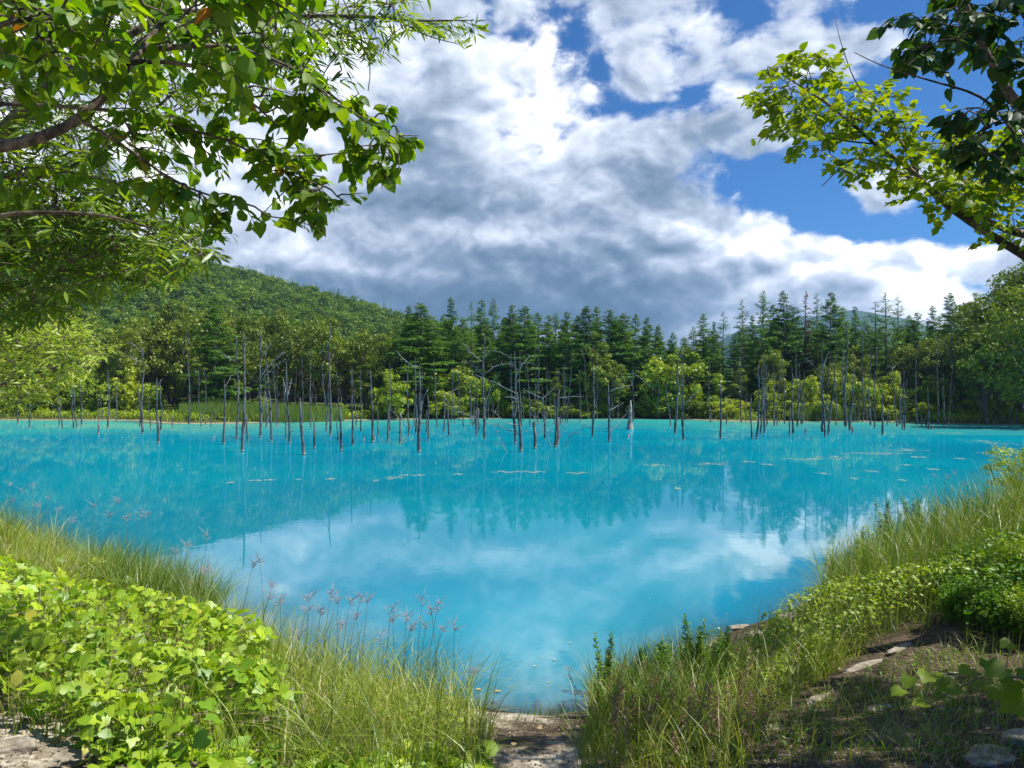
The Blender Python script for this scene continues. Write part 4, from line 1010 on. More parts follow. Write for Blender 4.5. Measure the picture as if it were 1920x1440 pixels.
# sunlit pale willow on the left bank
C_ENV = [(-900, 440), (60, 540), (150, 560), (180, 640), (215, 670), (190, 700), (150, 720), (110, 760), (60, 760), (0, 790), (-900, 900)]
C_trunk = [(-7.8, 9.8, .8, .10), (-7.6, 9.8, 2.2, .08), (-7.4, 9.7, 3.2, .05), (-7.3, 9.6, 4.4, .025)]
C_mains = [[(-7.5, 9.8, 2.4, .03)] + Pm([(0, 700, 9.6, .02), (80, 640, 9.5, .015), (110, 620, 9.5, .011), (135, 585, 9.5, .006)]),
           [(-7.5, 9.8, 2.2, .03)] + Pm([(0, 720, 9.6, .02), (100, 690, 9.6, .012), (200, 650, 9.6, .005)])]
C_anch = np.concatenate([anchors_in([(-60, 560), (60, 575), (130, 575), (165, 640), (200, 665), (150, 700), (90, 740), (-60, 770)], 330, 8.8, 10.4)])
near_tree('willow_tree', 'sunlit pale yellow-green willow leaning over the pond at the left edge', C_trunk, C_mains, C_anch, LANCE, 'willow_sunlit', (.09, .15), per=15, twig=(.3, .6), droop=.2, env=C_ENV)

# right tree: sunlit rounded leaves on a rising branch
D_ENV = [(1390, 190), (1425, 95), (1500, 85), (1640, 95), (1665, 130), (1700, 170), (1790, 160), (1830, 250), (3000, 200), (3000, 520), (1900, 470), (1760, 460), (1735, 400), (1600, 340), (1560, 385), (1525, 380), (1480, 350), (1560, 290), (1420, 280)]
zg = float(ground_z(5.9, 6.2))
D_trunk = [(5.9, 6.2, zg - .1, .16), (5.7, 6.2, 2.6, .14), (5.3, 6.3, 3.6, .11), (5.5, 6.3, 5.5, .08), (5.8, 6.3, 7.5, .04)]
D_mains = [[(5.35, 6.3, 3.5, .06)] + Pm([(1960, 505, 6.4, .05), (1920, 478, 6.5, .040), (1840, 430, 6.5, .032), (1760, 375, 6.5, .026), (1718, 325, 6.5, .022), (1640, 270, 6.5, .016), (1560, 200, 6.5, .011), (1500, 160, 6.5, .007), (1440, 125, 6.5, .004)]),
           Pm([(1960, 450, 6.6, .04), (1900, 435, 6.6, .034), (1800, 395, 6.6, .026), (1740, 350, 6.6, .02), (1680, 320, 6.6, .014), (1600, 290, 6.6, .008), (1540, 350, 6.5, .003)]),
           Pm([(1725, 335, 6.5, .014), (1690, 265, 6.5, .010), (1650, 215, 6.5, .008), (1600, 150, 6.5, .005), (1570, 60, 6.5, .003), (1566, 30, 6.5, .002)]),
           Pm([(1640, 270, 6.5, .008), (1560, 262, 6.5, .006), (1500, 230, 6.5, .004), (1450, 265, 6.5, .003)])]
D_anch = np.concatenate([anchors_in([(1425, 120), (1500, 100), (1545, 110), (1600, 150), (1700, 190), (1760, 250), (1760, 400), (1640, 330), (1560, 350), (1540, 300), (1470, 270), (1420, 190)], 185, 6.1, 6.9),
                         anchors_in([(1760, 250), (1990, 200), (1990, 460), (1850, 440), (1750, 360)], 210, 5.9, 7.2), anchors_in([(1900, 100), (2100, 0), (2100, 500), (1900, 470)], 80, 5.5, 7.2)])
near_tree('leafy_tree', 'tree with sunlit yellow-green rounded leaves on rising branches, right side', D_trunk, D_mains, D_anch, HEART, 'maple', (.052, .085), per=9, twig=(.18, .36), droop=.35, env=D_ENV)

# darker tree closer, top right; its crown also shades the right bank
E_ENV = [(1630, -600), (1660, 30), (1640, 70), (1655, 100), (1720, 140), (1780, 130), (1760, 190), (1770, 280), (1800, 330), (6000, 900), (6000, -3000), (1630, -3000)]
zg = float(ground_z(4.3, 3.6))
E_trunk = [(4.5, 3.4, zg - .1, .17), (4.4, 3.4, 2.5, .15), (4.1, 3.5, 4.2, .12), (4.0, 3.5, 6.0, .08), (3.8, 3.6, 8.0, .03)]
E_mains = [[(4.15, 3.5, 3.9, .05)] + Pm([(1990, 300, 4.1, .035), (1920, 215, 4.2, .028), (1870, 140, 4.2, .022), (1840, 80, 4.2, .016), (1815, 15, 4.2, .010), (1790, -60, 4.2, .006)]),
           Pm([(1860, 120, 4.2, .010), (1830, 60, 4.2, .008), (1780, 45, 4.2, .006), (1700, 35, 4.2, .003)]),
           Pm([(1900, 190, 4.2, .010), (1850, 110, 4.3, .008), (1820, 30, 4.3, .006)]),
           Pm([(1960, 330, 4.3, .010), (1850, 180, 4.3, .008), (1740, 150, 4.3, .005), (1640, 120, 4.3, .003), (1602, 98, 4.3, .002)]),
           [(4.0, 3.5, 5.0, .05), (3.2, 3.8, 5.6, .03), (2.2, 4.2, 5.7, .015)], [(4.0, 3.5, 5.5, .05), (4.6, 4.2, 6.2, .03), (5.2, 5.0, 6.6, .015)]]
E_anch = np.concatenate([anchors_in([(1670, 20), (1760, 10), (1920, -20), (1960, 200), (1860, 110), (1800, 90), (1740, 110), (1680, 70)], 48, 3.9, 4.5),
                         anchors_in([(1800, 200), (1960, 180), (1960, 330), (1840, 330), (1790, 270)], 30, 3.9, 4.6),
                         ball((5.2, 2.6, 6.0), (1.9, 2.0, 1.0), 540), ball((5.6, 3.2, 5.0), (1.3, 1.6, 1.0), 190), ball((5.7, 4.4, 6.0), (1.2, 1.2, .7), 200)])
near_tree('leafy_tree', 'dark shaded tree with drooping pointed leaves hanging into the top right corner', E_trunk, E_mains, E_anch, HEART, 'shade_leaf', (.055, .085), per=11, twig=(.18, .36), droop=.75, env=E_ENV)

# ------------------------------------------------------------------ foreground banks
def bank_pts(n, poly, y0=1.5, y1=30, dens=None, zoff=0.0):
    """points on the near bank whose place shows inside the photo polygon"""
    out_x = []; out_y = []
    while len(out_x) < n:
        m = 4 * n
        Y = np.exp(rng.uniform(math.log(y0), math.log(y1), m)); px = rng.uniform(-700, 2600, m); x = (px - 960) / F * Y
        keep_ = rng.random(m) < (Y / y1) ** .6
        Y, x, px = Y[keep_], x[keep_], px[keep_]
        z = ground_z(x, Y); py = HZ - F * (z + zoff - EYE) / Y
        k = in_poly(px, py, poly) & (pond_sd(x, Y) > -.1)
        if dens is not None: k &= rng.random(len(x)) < dens(px, py, x, Y)
        out_x += list(x[k]); out_y += list(Y[k])
    return np.array(out_x[:n]), np.array(out_y[:n])


PATCH = lambda s, a: (lambda px, py, x, y: np.clip(.55 + a * wob(x * s + 3, y * s, 1.0), .05, 1))

GL = [(-700, 930), (0, 985), (120, 1040), (300, 1110), (430, 1180), (560, 1240), (720, 1290), (870, 1330), (925, 1370), (905, 1460), (520, 1460), (500, 1330), (430, 1240), (330, 1180), (200, 1130), (0, 1080), (-700, 1080)]
x, y = bank_pts(26000, GL, 2.2, 30, PATCH(.9, .5))
grass_obj('tall_grass', x, y, (.12 + .62 * rng.random(len(x)) ** 1.8) * (1 + .25 * wob(x, y, 1.6)), rng.uniform(.003, .009, len(x)), 'grass', 'tangle of sunlit yellow-green grass on the left bank', 'grass', .75, 5)
x, y = bank_pts(2600, [(-400, 920), (0, 985), (140, 1050), (120, 1080), (0, 1060), (-400, 1040)], 6, 30)
grass_obj('tall_grass', x, y, rng.uniform(.4, 1.0, len(x)), rng.uniform(.006, .012, len(x)), 'grass', 'taller bright grass rising at the left edge of the bank', 'grass', .5, 4)
x, y = bank_pts(2600, [(-300, 1060), (200, 1120), (450, 1240), (540, 1340), (480, 1440), (100, 1400), (-300, 1300)], 2.2, 14, PATCH(1.8, .9))
grass_obj('tall_grass', x, y, rng.uniform(.25, .7, len(x)), rng.uniform(.003, .008, len(x)), 'grass', 'grass blades poking up through the vine carpet, lower left', 'grass', .5, 5)
x, y = bank_pts(2600, [(150, 1080), (330, 1120), (420, 1170), (350, 1200), (200, 1140)], 5, 16)
grass_obj('tall_grass', x, y, rng.uniform(.5, .95, len(x)), rng.uniform(.006, .011, len(x)), 'grass_deep', 'clump of taller darker grass leaning right on the left bank', 'grass', .5, 4)
GR = [(1090, 1400), (1110, 1330), (1180, 1290), (1400, 1240), (1500, 1180), (1600, 1100), (1700, 1060), (1800, 1010), (1920, 960), (2600, 930), (2600, 1060), (1920, 1120), (1800, 1170), (1660, 1200), (1530, 1290), (1430, 1360), (1400, 1460), (1085, 1460)]
x, y = bank_pts(24000, GR, 2.4, 30, PATCH(.9, .5))
grass_obj('tall_grass', x, y, (.12 + .5 * rng.random(len(x)) ** 1.7) * (1 + .25 * wob(x, y, 1.6)) * (1 + .9 * ss(y, 7, 10)), rng.uniform(.003, .009, len(x)), 'grass', 'green and straw-coloured grass covering the right bank', 'grass', .6, 5)
x, y = bank_pts(4200, [(1540, 1150), (1560, 1100), (1640, 1060), (1760, 1010), (1920, 960), (2300, 940), (2300, 1080), (1900, 1090), (1700, 1130)], 6, 30, PATCH(1.3, .9))
grass_obj('tall_grass', x, y, rng.uniform(.5, 1.15, len(x)), rng.uniform(.006, .012, len(x)), 'grass_deep', 'taller deep green grass where the right bank meets the water', 'grass', .4, 5)
x, y = bank_pts(1700, [(1110, 1330), (1180, 1290), (1340, 1270), (1360, 1330), (1300, 1380), (1120, 1380)], 3, 10)
grass_obj('sedge', x, y, rng.uniform(.35, .68, len(x)), rng.uniform(.006, .011, len(x)), 'grass_deep', 'clump of long arching dark green sedge right of the path', 'sedge', .45, 5)
x, y = bank_pts(3500, [(1350, 1440), (1450, 1360), (1700, 1230), (1920, 1200), (1920, 1440)], 2, 8, PATCH(2.5, .9))
x, y = x[:2300], y[:2300]
grass_obj('sparse_grass', x, y, rng.uniform(.05, .26, len(x)), rng.uniform(.003, .007, len(x)), 'grass', 'scattered thin grass tufts on the bare brown earth, lower right', 'grass', .6, 4)
x, y = bank_pts(900, [(0, 1300), (200, 1340), (420, 1440), (520, 1440), (920, 1440), (900, 1400), (520, 1380), (300, 1300)], 2, 8)
grass_obj('sparse_grass', x, y, rng.uniform(.12, .35, len(x)), rng.uniform(.004, .008, len(x)), 'grass', 'thin upright grass blades among the vine leaves, lower left', 'grass', .35, 4)
x, y = bank_pts(420, [(870, 1345), (1090, 1335), (1090, 1352), (870, 1362)], 5, 9)
grass_obj('water_edge_grass', x, y, rng.uniform(.04, .14, len(x)), rng.uniform(.003, .006, len(x)), 'grass_deep', 'short green shoots along the water edge at the end of the path', 'grass', .3, 3)


# leafy cover: vine on the left bank
def leaf_cover(name, label, cat, poly, n, leaf, mat, size, hgt, y0=2.0, y1=18, dens=None, up=.55, stems='stem', clumpf=1.3, width=(.85, 1.15)):
    x, y = bank_pts(n, poly, y0, y1, dens)
    z = ground_z(x, y)
    lift = hgt * (.55 + .45 * wob(x, y, clumpf)) * np.sqrt(rng.random(len(x)))
    lift = np.clip(lift, .02, None)
    P = np.stack([x, y, z + lift], 1)
    c = Geo()
    th = rng.uniform(0, 6.28, len(x))
    ax = np.stack([np.cos(th), np.sin(th) - .25, rng.normal(-.3, .4, len(x))], -1)
    nr = np.stack([rng.normal(0, up, len(x)), rng.normal(-.15, up, len(x)), np.ones(len(x))], -1)
    v = np.clip(rng.random(len(x)) * .75 + .25 * lift / hgt, 0, 1); v = np.where(rng.random(len(x)) < .015, .99, np.minimum(v, .95))
    c.cards(P, ax, nr, rng.uniform(*size, len(x)), leaf, v=v, wide=rng.uniform(*width, len(x)))
    root = link(name, c.mesh(name, M[mat])); tag(root, label, cat, kind='stuff')
    st = Geo(); k = rng.random(len(x)) < .5
    Vb = np.stack([x[k], y[k], z[k]], 1); Pt = P[k]
    sidev = np.array([.002, 0, 0])
    m = len(Vb)
    V = np.stack([Vb - sidev, Vb + sidev, Pt + sidev * .5, Pt - sidev * .5], 1).reshape(-1, 3)
    st.add(V, [np.arange(m * 4).reshape(-1, 4)], np.repeat(rng.random(m), 4))
    link('stems', st.mesh('stems', M[stems]), root)
    return root


VL = [(-700, 1030), (0, 1075), (120, 1085), (220, 1120), (300, 1160), (420, 1210), (500, 1270), (540, 1330), (560, 1380), (480, 1400), (330, 1330), (180, 1300), (420, 1450), (170, 1450), (130, 1400), (0, 1350), (-700, 1380)]
leaf_cover('vine', 'sunlit carpet of large pale green vine leaves covering the lower left bank', 'vine', VL, 5400, LOBED, 'vine', (.040, .095), .56, 2.0, 14, PATCH(2.4, .95), up=.75, clumpf=2.0)
leaf_cover('weeds', 'small-leaved weeds growing up through the vine carpet, lower left', 'weeds', VL, 2600, OVAL, 'herb_pale', (.025, .06), .62, 2.0, 12, PATCH(1.7, .9), up=.9, clumpf=2.6)
leaf_cover('vine', 'loose vine runners with yellow-green leaves over stones, bottom left', 'vine', [(130, 1330), (330, 1330), (520, 1380), (560, 1400), (920, 1420), (920, 1460), (160, 1460)], 520, LOBED, 'vine', (.06, .10), .12, 2.0, 6)
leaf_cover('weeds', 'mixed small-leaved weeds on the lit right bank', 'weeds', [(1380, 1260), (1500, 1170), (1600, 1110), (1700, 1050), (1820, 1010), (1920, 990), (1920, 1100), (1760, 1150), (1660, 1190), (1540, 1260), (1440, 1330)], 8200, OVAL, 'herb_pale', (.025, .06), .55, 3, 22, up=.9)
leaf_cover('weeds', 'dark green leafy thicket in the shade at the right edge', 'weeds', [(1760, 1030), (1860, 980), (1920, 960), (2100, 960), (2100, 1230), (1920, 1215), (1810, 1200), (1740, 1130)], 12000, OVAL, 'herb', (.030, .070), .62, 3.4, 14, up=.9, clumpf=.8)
leaf_cover('weeds', 'low green herbs between the grass stems on the left bank', 'weeds', [(380, 1160), (560, 1250), (860, 1340), (900, 1400), (600, 1400), (480, 1300)], 2200, OVAL, 'herb_pale', (.02, .045), .22, 3, 12, up=.8)
leaf_cover('weeds', 'sparse tiny seedlings on the shaded bare earth, lower right', 'weeds', [(1400, 1400), (1500, 1310), (1700, 1220), (1900, 1210), (1920, 1400), (1700, 1420)], 500, OVAL, 'herb', (.02, .045), .07, 2, 8, PATCH(2.0, .9), up=.7)


# ------------------------------------------------------------------ single plants
def ground_hit(px, py):
    """where the line of sight through a photo point meets the near bank"""
    Y = 1.5
    while Y < 40:
        p = at(px, py, Y)
        if p[2] <= ground_z(p[0], Y): return p
        Y += .05
    return p


def seed_grass(i, hx, hy, Yd, kind):
    """one tall stalk with a fingered seed head; hx,hy head position in the photo"""
    head = at(hx, hy, Yd)
    bx = head[0] + rng.uniform(-.12, .05); by = Yd + rng.uniform(-.05, .1)
    zb = float(ground_z(bx, by)); base = np.array([bx, by, zb - .02])
    s = np.linspace(0, 1, 8)[:, None]
    p = base * (1 - s) + head * s; p[:, 0:1] += (head[0] - bx) * -.3 * np.sin(s * np.pi)
    root = link('seed_grass', None, loc=base)
    T_ = __import__('mathutils').Matrix.Translation(Vector(-base))
    a = Geo(); a.tube(p, np.linspace(.0026, .0013, 8), 4)
    for k in range(3):
        q = p[1 + k]; th = rng.uniform(0, 6.28)
        V, fs, m = blades(1, q[None], np.array([rng.uniform(.15, .3)]), np.array([.006]), .7, 4); a.add(V, fs, rng.random())
    me = a.mesh('stalk', M['stem']); me.transform(T_); link('stalk', me, root)
    c = Geo(); nf = int(rng.integers(9, 18)); sc = .095 if kind != 'plume' else .12
    for k in range(nf):
        th = rng.uniform(0, 6.28); st_ = head + np.array([0, 0, -.07 * rng.random()])
        d = np.array([math.cos(th) * .75, math.sin(th) * .75, rng.uniform(.1, .9)]) * sc * rng.uniform(.4, 1.25)
        c.tube([st_, st_ + d * .5 + [0, 0, .008], st_ + d], [.0010, .0015, .0005], 4, v=rng.random(), cap=False)
        m = 14; q = st_ + d * rng.random((m, 1)); c.cards(q, unit(m) + d / sc, unit(m), rng.uniform(.004, .010, m), OVAL)
    me = c.mesh('seed_head', M['seed']); me.transform(T_); link('seed_head', me, root)
    return root


HEADS = [(18, 905, 11), (40, 918, 11.5), (62, 908, 11), (90, 930, 11), (25, 935, 10.5), (70, 945, 10.5), (110, 955, 10), (135, 972, 10), (175, 945, 9), (205, 962, 9), (220, 938, 9), (236, 968, 8.5), (262, 965, 9), (275, 962, 8.5), (330, 1028, 8), (352, 1020, 8), (388, 1000, 7.6), (380, 1068, 7), (396, 1066, 7), (487, 1046, 6.6), (476, 1052, 6.6), (512, 1090, 6.4), (508, 1112, 6.3), (525, 1122, 6.3),
         (578, 1115, 6.1), (575, 1142, 6), (602, 1142, 6), (622, 1108, 6), (633, 1118, 5.9), (658, 1122, 5.9), (677, 1118, 5.9), (690, 1120, 5.9), (668, 1150, 5.8), (735, 1132, 5.8), (738, 1156, 5.8), (762, 1152, 5.8), (772, 1168, 5.7), (792, 1120, 5.8), (808, 1138, 5.8), (822, 1130, 5.8), (800, 1165, 5.7), (832, 1172, 5.7), (852, 1166, 5.6), (715, 1190, 5.6), (890, 1255, 5.6), (640, 1165, 5.6), (560, 1185, 5.7)]
for i, (a, b, Y) in enumerate(sorted(HEADS)):
    r_ = seed_grass(i, a, b, Y, 'finger')
    tag(r_, f"thin stalk with a fingered mauve seed head against the blue water, {ordinal(i + 1)} from the left on the left bank", 'grass stalk', 'seed grasses on the left bank')
for i, (a, b, Y) in enumerate([(1735, 912, 17), (1752, 890, 16.5), (1775, 893, 16.5), (1792, 886, 16), (1808, 905, 16), (1840, 925, 17)]):
    r_ = seed_grass(i, a, b, Y, 'plume'); tag(r_, f"reddish feathery seed head above the right bank, {ordinal(i + 1)} from the left", 'grass stalk', 'feathery grasses on the right bank')


def mugwort(seed, H, mat):
    """upright leafy weed, local coordinates"""
    global rng
    keep_, rng = rng, np.random.default_rng(seed)
    a, c = Geo(), Geo(); ns = 5
    for s_ in range(ns):
        th = rng.uniform(0, 6.28); b = np.array([math.cos(th), math.sin(th), 0]) * .04
        h = H * rng.uniform(.7, 1); s = np.linspace(0, 1, 10)[:, None]
        ln_ = rng.normal(0, .10, 2)
        p = b + np.concatenate([ln_[0] * h * s ** 1.5, ln_[1] * h * s ** 1.5, h * s], 1) + rng.normal(0, .005, (10, 3))
        a.tube(p, np.linspace(.005, .0015, 10), 5)
        m = int(h * 150)
        q = rng.uniform(.12, 1, m); idx = q * 9; i0 = np.clip(idx.astype(int), 0, 8); f_ = (idx - i0)[:, None]
        lp = p[i0] * (1 - f_) + p[i0 + 1] * f_
        t2 = rng.uniform(0, 6.28, m)
        ax = np.stack([np.cos(t2), np.sin(t2), rng.uniform(-.1, .8, m)], -1)
        c.cards(lp, ax, np.stack([rng.normal(0, .4, m), rng.normal(0, .4, m), np.ones(m)], -1), (.12 * (1.1 - q * .7)) * rng.uniform(.6, 1.1, m), LANCE, wide=2.0)
    out_ = a.mesh('stem', M['stem']), c.mesh('leaves', M[mat])
    rng = keep_
    return out_


MUG = [mugwort(50 + k, 1.0, 'herb') for k in range(4)] + [mugwort(60 + k, 1.0, 'herb_pale') for k in range(3)]
# tip px, tip py, depth, kind
WEED = [(1140, 1183, 5.6, 0), (1128, 1250, 5.2, 1), (1205, 1205, 5.6, 2), (1246, 1195, 5.6, 3), (1262, 1225, 5.8, 1), (1298, 1142, 5.9, 0), (1313, 1170, 5.8, 2), (1332, 1185, 5.6, 3), (1350, 1145, 5.9, 1), (1362, 1158, 6.0, 4), (1372, 1200, 5.9, 5), (1388, 1230, 5.6, 0), (1225, 1270, 5.2, 3), (1320, 1260, 5.2, 2), (1345, 1250, 5.4, 3), (1285, 1240, 5.5, 1), (1240, 1200, 5.8, 2), (1275, 1200, 6.0, 5), (1190, 1225, 5.7, 1),
        (1560, 1045, 9.6, 4), (1578, 1060, 9.3, 5), (1600, 1020, 10, 6), (1620, 1000, 10.5, 4), (1640, 1010, 10, 5), (1665, 960, 11.5, 0), (1678, 975, 11, 1), (1700, 985, 11, 2), (1712, 955, 11.5, 3), (1730, 960, 12, 0), (1655, 1040, 9.5, 6), (1690, 1020, 9.8, 4), (1620, 1060, 9, 5), (1590, 1090, 8.6, 6), (1560, 1100, 8.6, 4), (1750, 965, 12, 5), (1780, 975, 11.5, 1), (1810, 960, 12, 2), (1835, 950, 13, 6), (1720, 1040, 9.4, 2), (1760, 1020, 9.6, 3), (1800, 1010, 9.6, 0), (1845, 1000, 9.5, 1), (1880, 985, 9.6, 2), (1660, 1080, 8.6, 5), (1545, 1140, 8.2, 4)]
for i, (px, py, Y, k) in enumerate(sorted(WEED)):
    if px > 1450: py -= 28
    tip = at(px, py, Y); zb = float(ground_z(tip[0], Y)); h = max(tip[2] - zb, .15)
    r_ = link('leafy_weed', None, loc=(tip[0], Y, zb - .01), rz=rng.uniform(0, 6), sc=(max(h, .45), max(h, .45), h))
    link('stem', MUG[k][0], r_); link('leaves', MUG[k][1], r_)
    tag(r_, f"{'dark' if k < 4 else 'pale'} narrow-leaved upright weed {'right of the path' if px < 1450 else 'on the right bank'}, {ordinal(i + 1)} weed tip from the left", 'weed', 'upright weeds right of the path' if px < 1450 else 'upright weeds on the right bank')


def rust_patch():
    c = Geo()
    for (cx, cy, sx, sy, n) in [(1140, 1350, 55, 40, 26), (1290, 1400, 130, 45, 60), (1180, 1310, 50, 25, 20), (1420, 1290, 60, 40, 22), (1240, 1350, 90, 40, 30)]:
        for _ in range(n):
            p = ground_hit(cx + rng.normal(0, sx * .6), min(1470, cy + rng.normal(0, sy * .6)))
            h = rng.uniform(.18, .42); top = p + np.array([rng.normal(0, .06), rng.normal(0, .05), h])
            s = np.linspace(0, 1, 5)[:, None]
            c.tube(p * (1 - s) + top * s, np.linspace(.0016, .0008, 5), 3, v=.2, cap=False)
            m = 60; f_ = rng.uniform(.5, 1, (m, 1)); q = p * (1 - f_) + top * f_ + rng.normal(0, .014, (m, 3)) * (1.5 - f_)
            c.cards(q, unit(m) + [0, 0, .8], unit(m), rng.uniform(.008, .018, m), OVAL)
    o = link('rusty_grass', c.mesh('rusty_grass', M['rust_grass'])); tag(o, 'rusty pink flowering grass heads right of the path', 'grass', kind='stuff')


rust_patch()

# big lobed leaves reaching in from the right
def big_vine():
    a, c = Geo(), Geo()
    Y0 = 3.35
    path = smooth_path(Pm([(2050, 1290, 3.0, .006), (1960, 1275, 3.1, .006), (1850, 1262, 3.2, .005), (1760, 1262, Y0, .004), (1700, 1275, 3.4, .003)]))
    a.tube(path[:, :3], path[:, 3], 6)
    p2 = smooth_path(Pm([(1850, 1262, 3.2, .004), (1800, 1290, 3.1, .003), (1740, 1320, 3.05, .002)])); a.tube(p2[:, :3], p2[:, 3], 5)
    LV = [(1705, 1270, .085), (1740, 1262, .10), (1722, 1300, .08), (1770, 1268, .11), (1765, 1300, .06), (1790, 1285, .12), (1840, 1275, .12), (1858, 1245, .13), (1820, 1255, .09), (1880, 1250, .12), (1900, 1275, .12), (1735, 1318, .09), (1890, 1300, .15), (1920, 1310, .16), (1690, 1292, .08), (1930, 1260, .13), (1895, 1205, .08), (1862, 1290, .08)]
    for px, py, s_ in LV:
        Y = 3.2 + rng.uniform(-.15, .15); p = at(px, py, Y)
        j = int(np.argmin(np.linalg.norm(path[:, :3] - p, axis=1)))
        a.tube([path[j, :3], (path[j, :3] + p) / 2 + [0, 0, .01], p], [.002, .002, .0015], 4, cap=False)
        ax = np.array([[rng.normal(-.8, .35), rng.normal(-.35, .3), -.35 + rng.normal(0, .2)]])
        c.cards(p[None], ax, np.array([[rng.normal(0, .35), rng.normal(-.45, .2), 1.0]]), s_ * .7, LOBED, v=rng.uniform(.1, .8))
    root = link('vine_shoot', a.mesh('vine_shoot', M['stem'])); tag(root, 'vine shoot with big yellow-green lobed leaves reaching in from the right edge', 'vine')
    link('leaves', c.mesh('leaves', M['maple']), root)


big_vine()

# ------------------------------------------------------------------ stones, dry leaves
M['stone'], nt, out = material('stone')
g = nt.nodes.new('ShaderNodeNewGeometry'); P = X(nt, g.outputs['Position'])
n1_ = noise(nt, P, 14, 6, .65); n2_ = noise(nt, P, 60, 4, .6)
cs = mixc(nt, n1_.step(.35, .65), (.13, .11, .085), (.30, .265, .21)); cs = mixc(nt, n2_.step(.6, .72), cs, (.10, .085, .06))
pr = nt.nodes.new('ShaderNodeBsdfPrincipled'); nt.links.new(cs.s, pr.inputs['Base Color']); pr.inputs['Roughness'].default_value = .9
bp = nt.nodes.new('ShaderNodeBump'); bp.inputs['Strength'].default_value = .7; bp.inputs['Distance'].default_value = .01
nt.links.new((n1_ * .8 + n2_ * .3).s, bp.inputs['Height']); nt.links.new(bp.outputs[0], pr.inputs['Normal']); nt.links.new(pr.outputs[0], out.inputs[0])


def stone(px, py, sx, sy, sz, label, rz=0.0):
    p = ground_hit(px, py)
    bm_ = __import__('bmesh').new(); __import__('bmesh').ops.create_icosphere(bm_, subdivisions=4, radius=1)
    ph = rng.uniform(0, 50)
    for v in bm_.verts:
        c = v.co; k = 1 + .16 * math.sin(3.1 * c.x + ph) * math.cos(2.7 * c.y + ph * 2) + .07 * math.sin(7 * c.y + 5 * c.z + ph) + .03 * math.sin(15 * c.x + 11 * c.z)
        c *= k
        c.z = max(min(c.z, .62 + .04 * math.sin(5 * c.x + ph)), -.7)
        c.x *= sx; c.y *= sy; c.z *= sz
    me = bpy.data.meshes.new('stone'); bm_.to_mesh(me); bm_.free(); me.materials.append(M['stone'])
    me.polygons.foreach_set('use_smooth', [True] * len(me.polygons))
    o = link('stone', me, loc=p + np.array([0, 0, sz * .1]), rz=rz); tag(o, label, 'stone', 'stones on the banks')


for a in [(1860, 1425, .17, .12, .05, 'flat grey-brown stone in the bottom right corner', .3), (1925, 1395, .12, .10, .07, 'stone cut off by the right edge of the picture', 0), (25, 1405, .12, .09, .05, 'pale sunlit stone in the bottom left corner', .5), (120, 1420, .14, .07, .035, 'second pale stone from the bottom left corner', .1),
          (380, 1355, .16, .08, .04, 'flat grey slab showing between the vine leaves, lower left', -.3), (330, 1400, .10, .06, .03, 'small slab below the grey slab among vine leaves', .2), (50, 1345, .10, .06, .03, 'brown stone at the left edge under the vine', 0), (470, 1430, .12, .07, .03, 'half-buried stone at the bottom left of the grass', .4),
          (1620, 1250, .30, .05, .022, 'long thin flat stone lying along the top of the bare slope', .55), (1540, 1310, .18, .05, .02, 'flat dark stone half way down the bare slope', .5), (1690, 1215, .22, .045, .02, 'topmost flat stone on the bare slope', .6), (1780, 1270, .14, .05, .02, 'flat stone under the big lobed leaves', .5), (1460, 1365, .12, .05, .02, 'small flat stone at the lower end of the bare slope', .4), (1650, 1330, .12, .05, .02, 'flat stone in the middle of the bare slope', .45),
          (1500, 1405, .06, .04, .02, 'small rounded stone near the bottom, right of the grass', 0), (1390, 1178, .16, .10, .04, 'pale stone at the water edge behind the upright weeds', .2), (1425, 1190, .18, .12, .04, 'flat tan stone at the right-hand water edge', .5), (1490, 1160, .22, .14, .06, 'pinkish stone where the right bank meets the water', .3), (1520, 1140, .20, .12, .05, 'tan stone furthest along the right-hand water edge', .3)]:
    stone(*a)


def dry_leaves():
    spots = [(1812, 1398), (1855, 1368), (1837, 1340), (1820, 1405), (1835, 1220), (1614, 1340), (1695, 1345), (120, 1385), (100, 1400), (1400, 1250), (1575, 1255), (1615, 1350), (1905, 1150), (1760, 1330), (985, 1385), (1010, 1365), (960, 1400), (1750, 1400), (20, 1300), (1720, 1290)]
    for i, (px, py) in enumerate(sorted(spots)):
        p = ground_hit(px, py) + np.array([0, 0, .012])
        c = Geo(); c.cards(np.zeros((1, 3)), np.array([[math.cos(i * 2.3), math.sin(i * 2.3), .05]]), np.array([[rng.normal(0, .3), rng.normal(0, .3), 1]]), rng.uniform(.03, .055), HEART if i % 2 else OVAL, v=rng.random())
        o = link('fallen_leaf', c.mesh('fallen_leaf', M['litter']), loc=p)
        tag(o, f"dry {'pale yellow' if i % 2 else 'tan'} fallen leaf on the ground, {ordinal(i + 1)} from the left", 'leaf', 'fallen leaves on the ground')


dry_leaves()


def litter():
    x, y = bank_pts(5000, [(-100, 1250), (300, 1330), (560, 1390), (900, 1400), (920, 1345), (1100, 1345), (1110, 1400), (1420, 1400), (1540, 1290), (1740, 1180), (1960, 1180), (1960, 1470), (-100, 1470)], 2, 9)
    P = np.stack([x, y, ground_z(x, y) + .006], 1); c = Geo(); m = len(x)
    c.cards(P, unit(m) * [1, 1, .2], np.stack([rng.normal(0, .35, m), rng.normal(0, .35, m), np.ones(m)], -1), rng.uniform(.006, .024, m), RAG, v=rng.random(m) * .8)
    m2 = leaf_mat('litter_bits', (.06, .045, .03), (.34, .27, .18), None, .1, .02)
    o = link('leaf_litter', c.mesh('leaf_litter', m2)); tag(o, 'small brown plant scraps strewn over the bare ground', 'litter', kind='stuff')


litter()

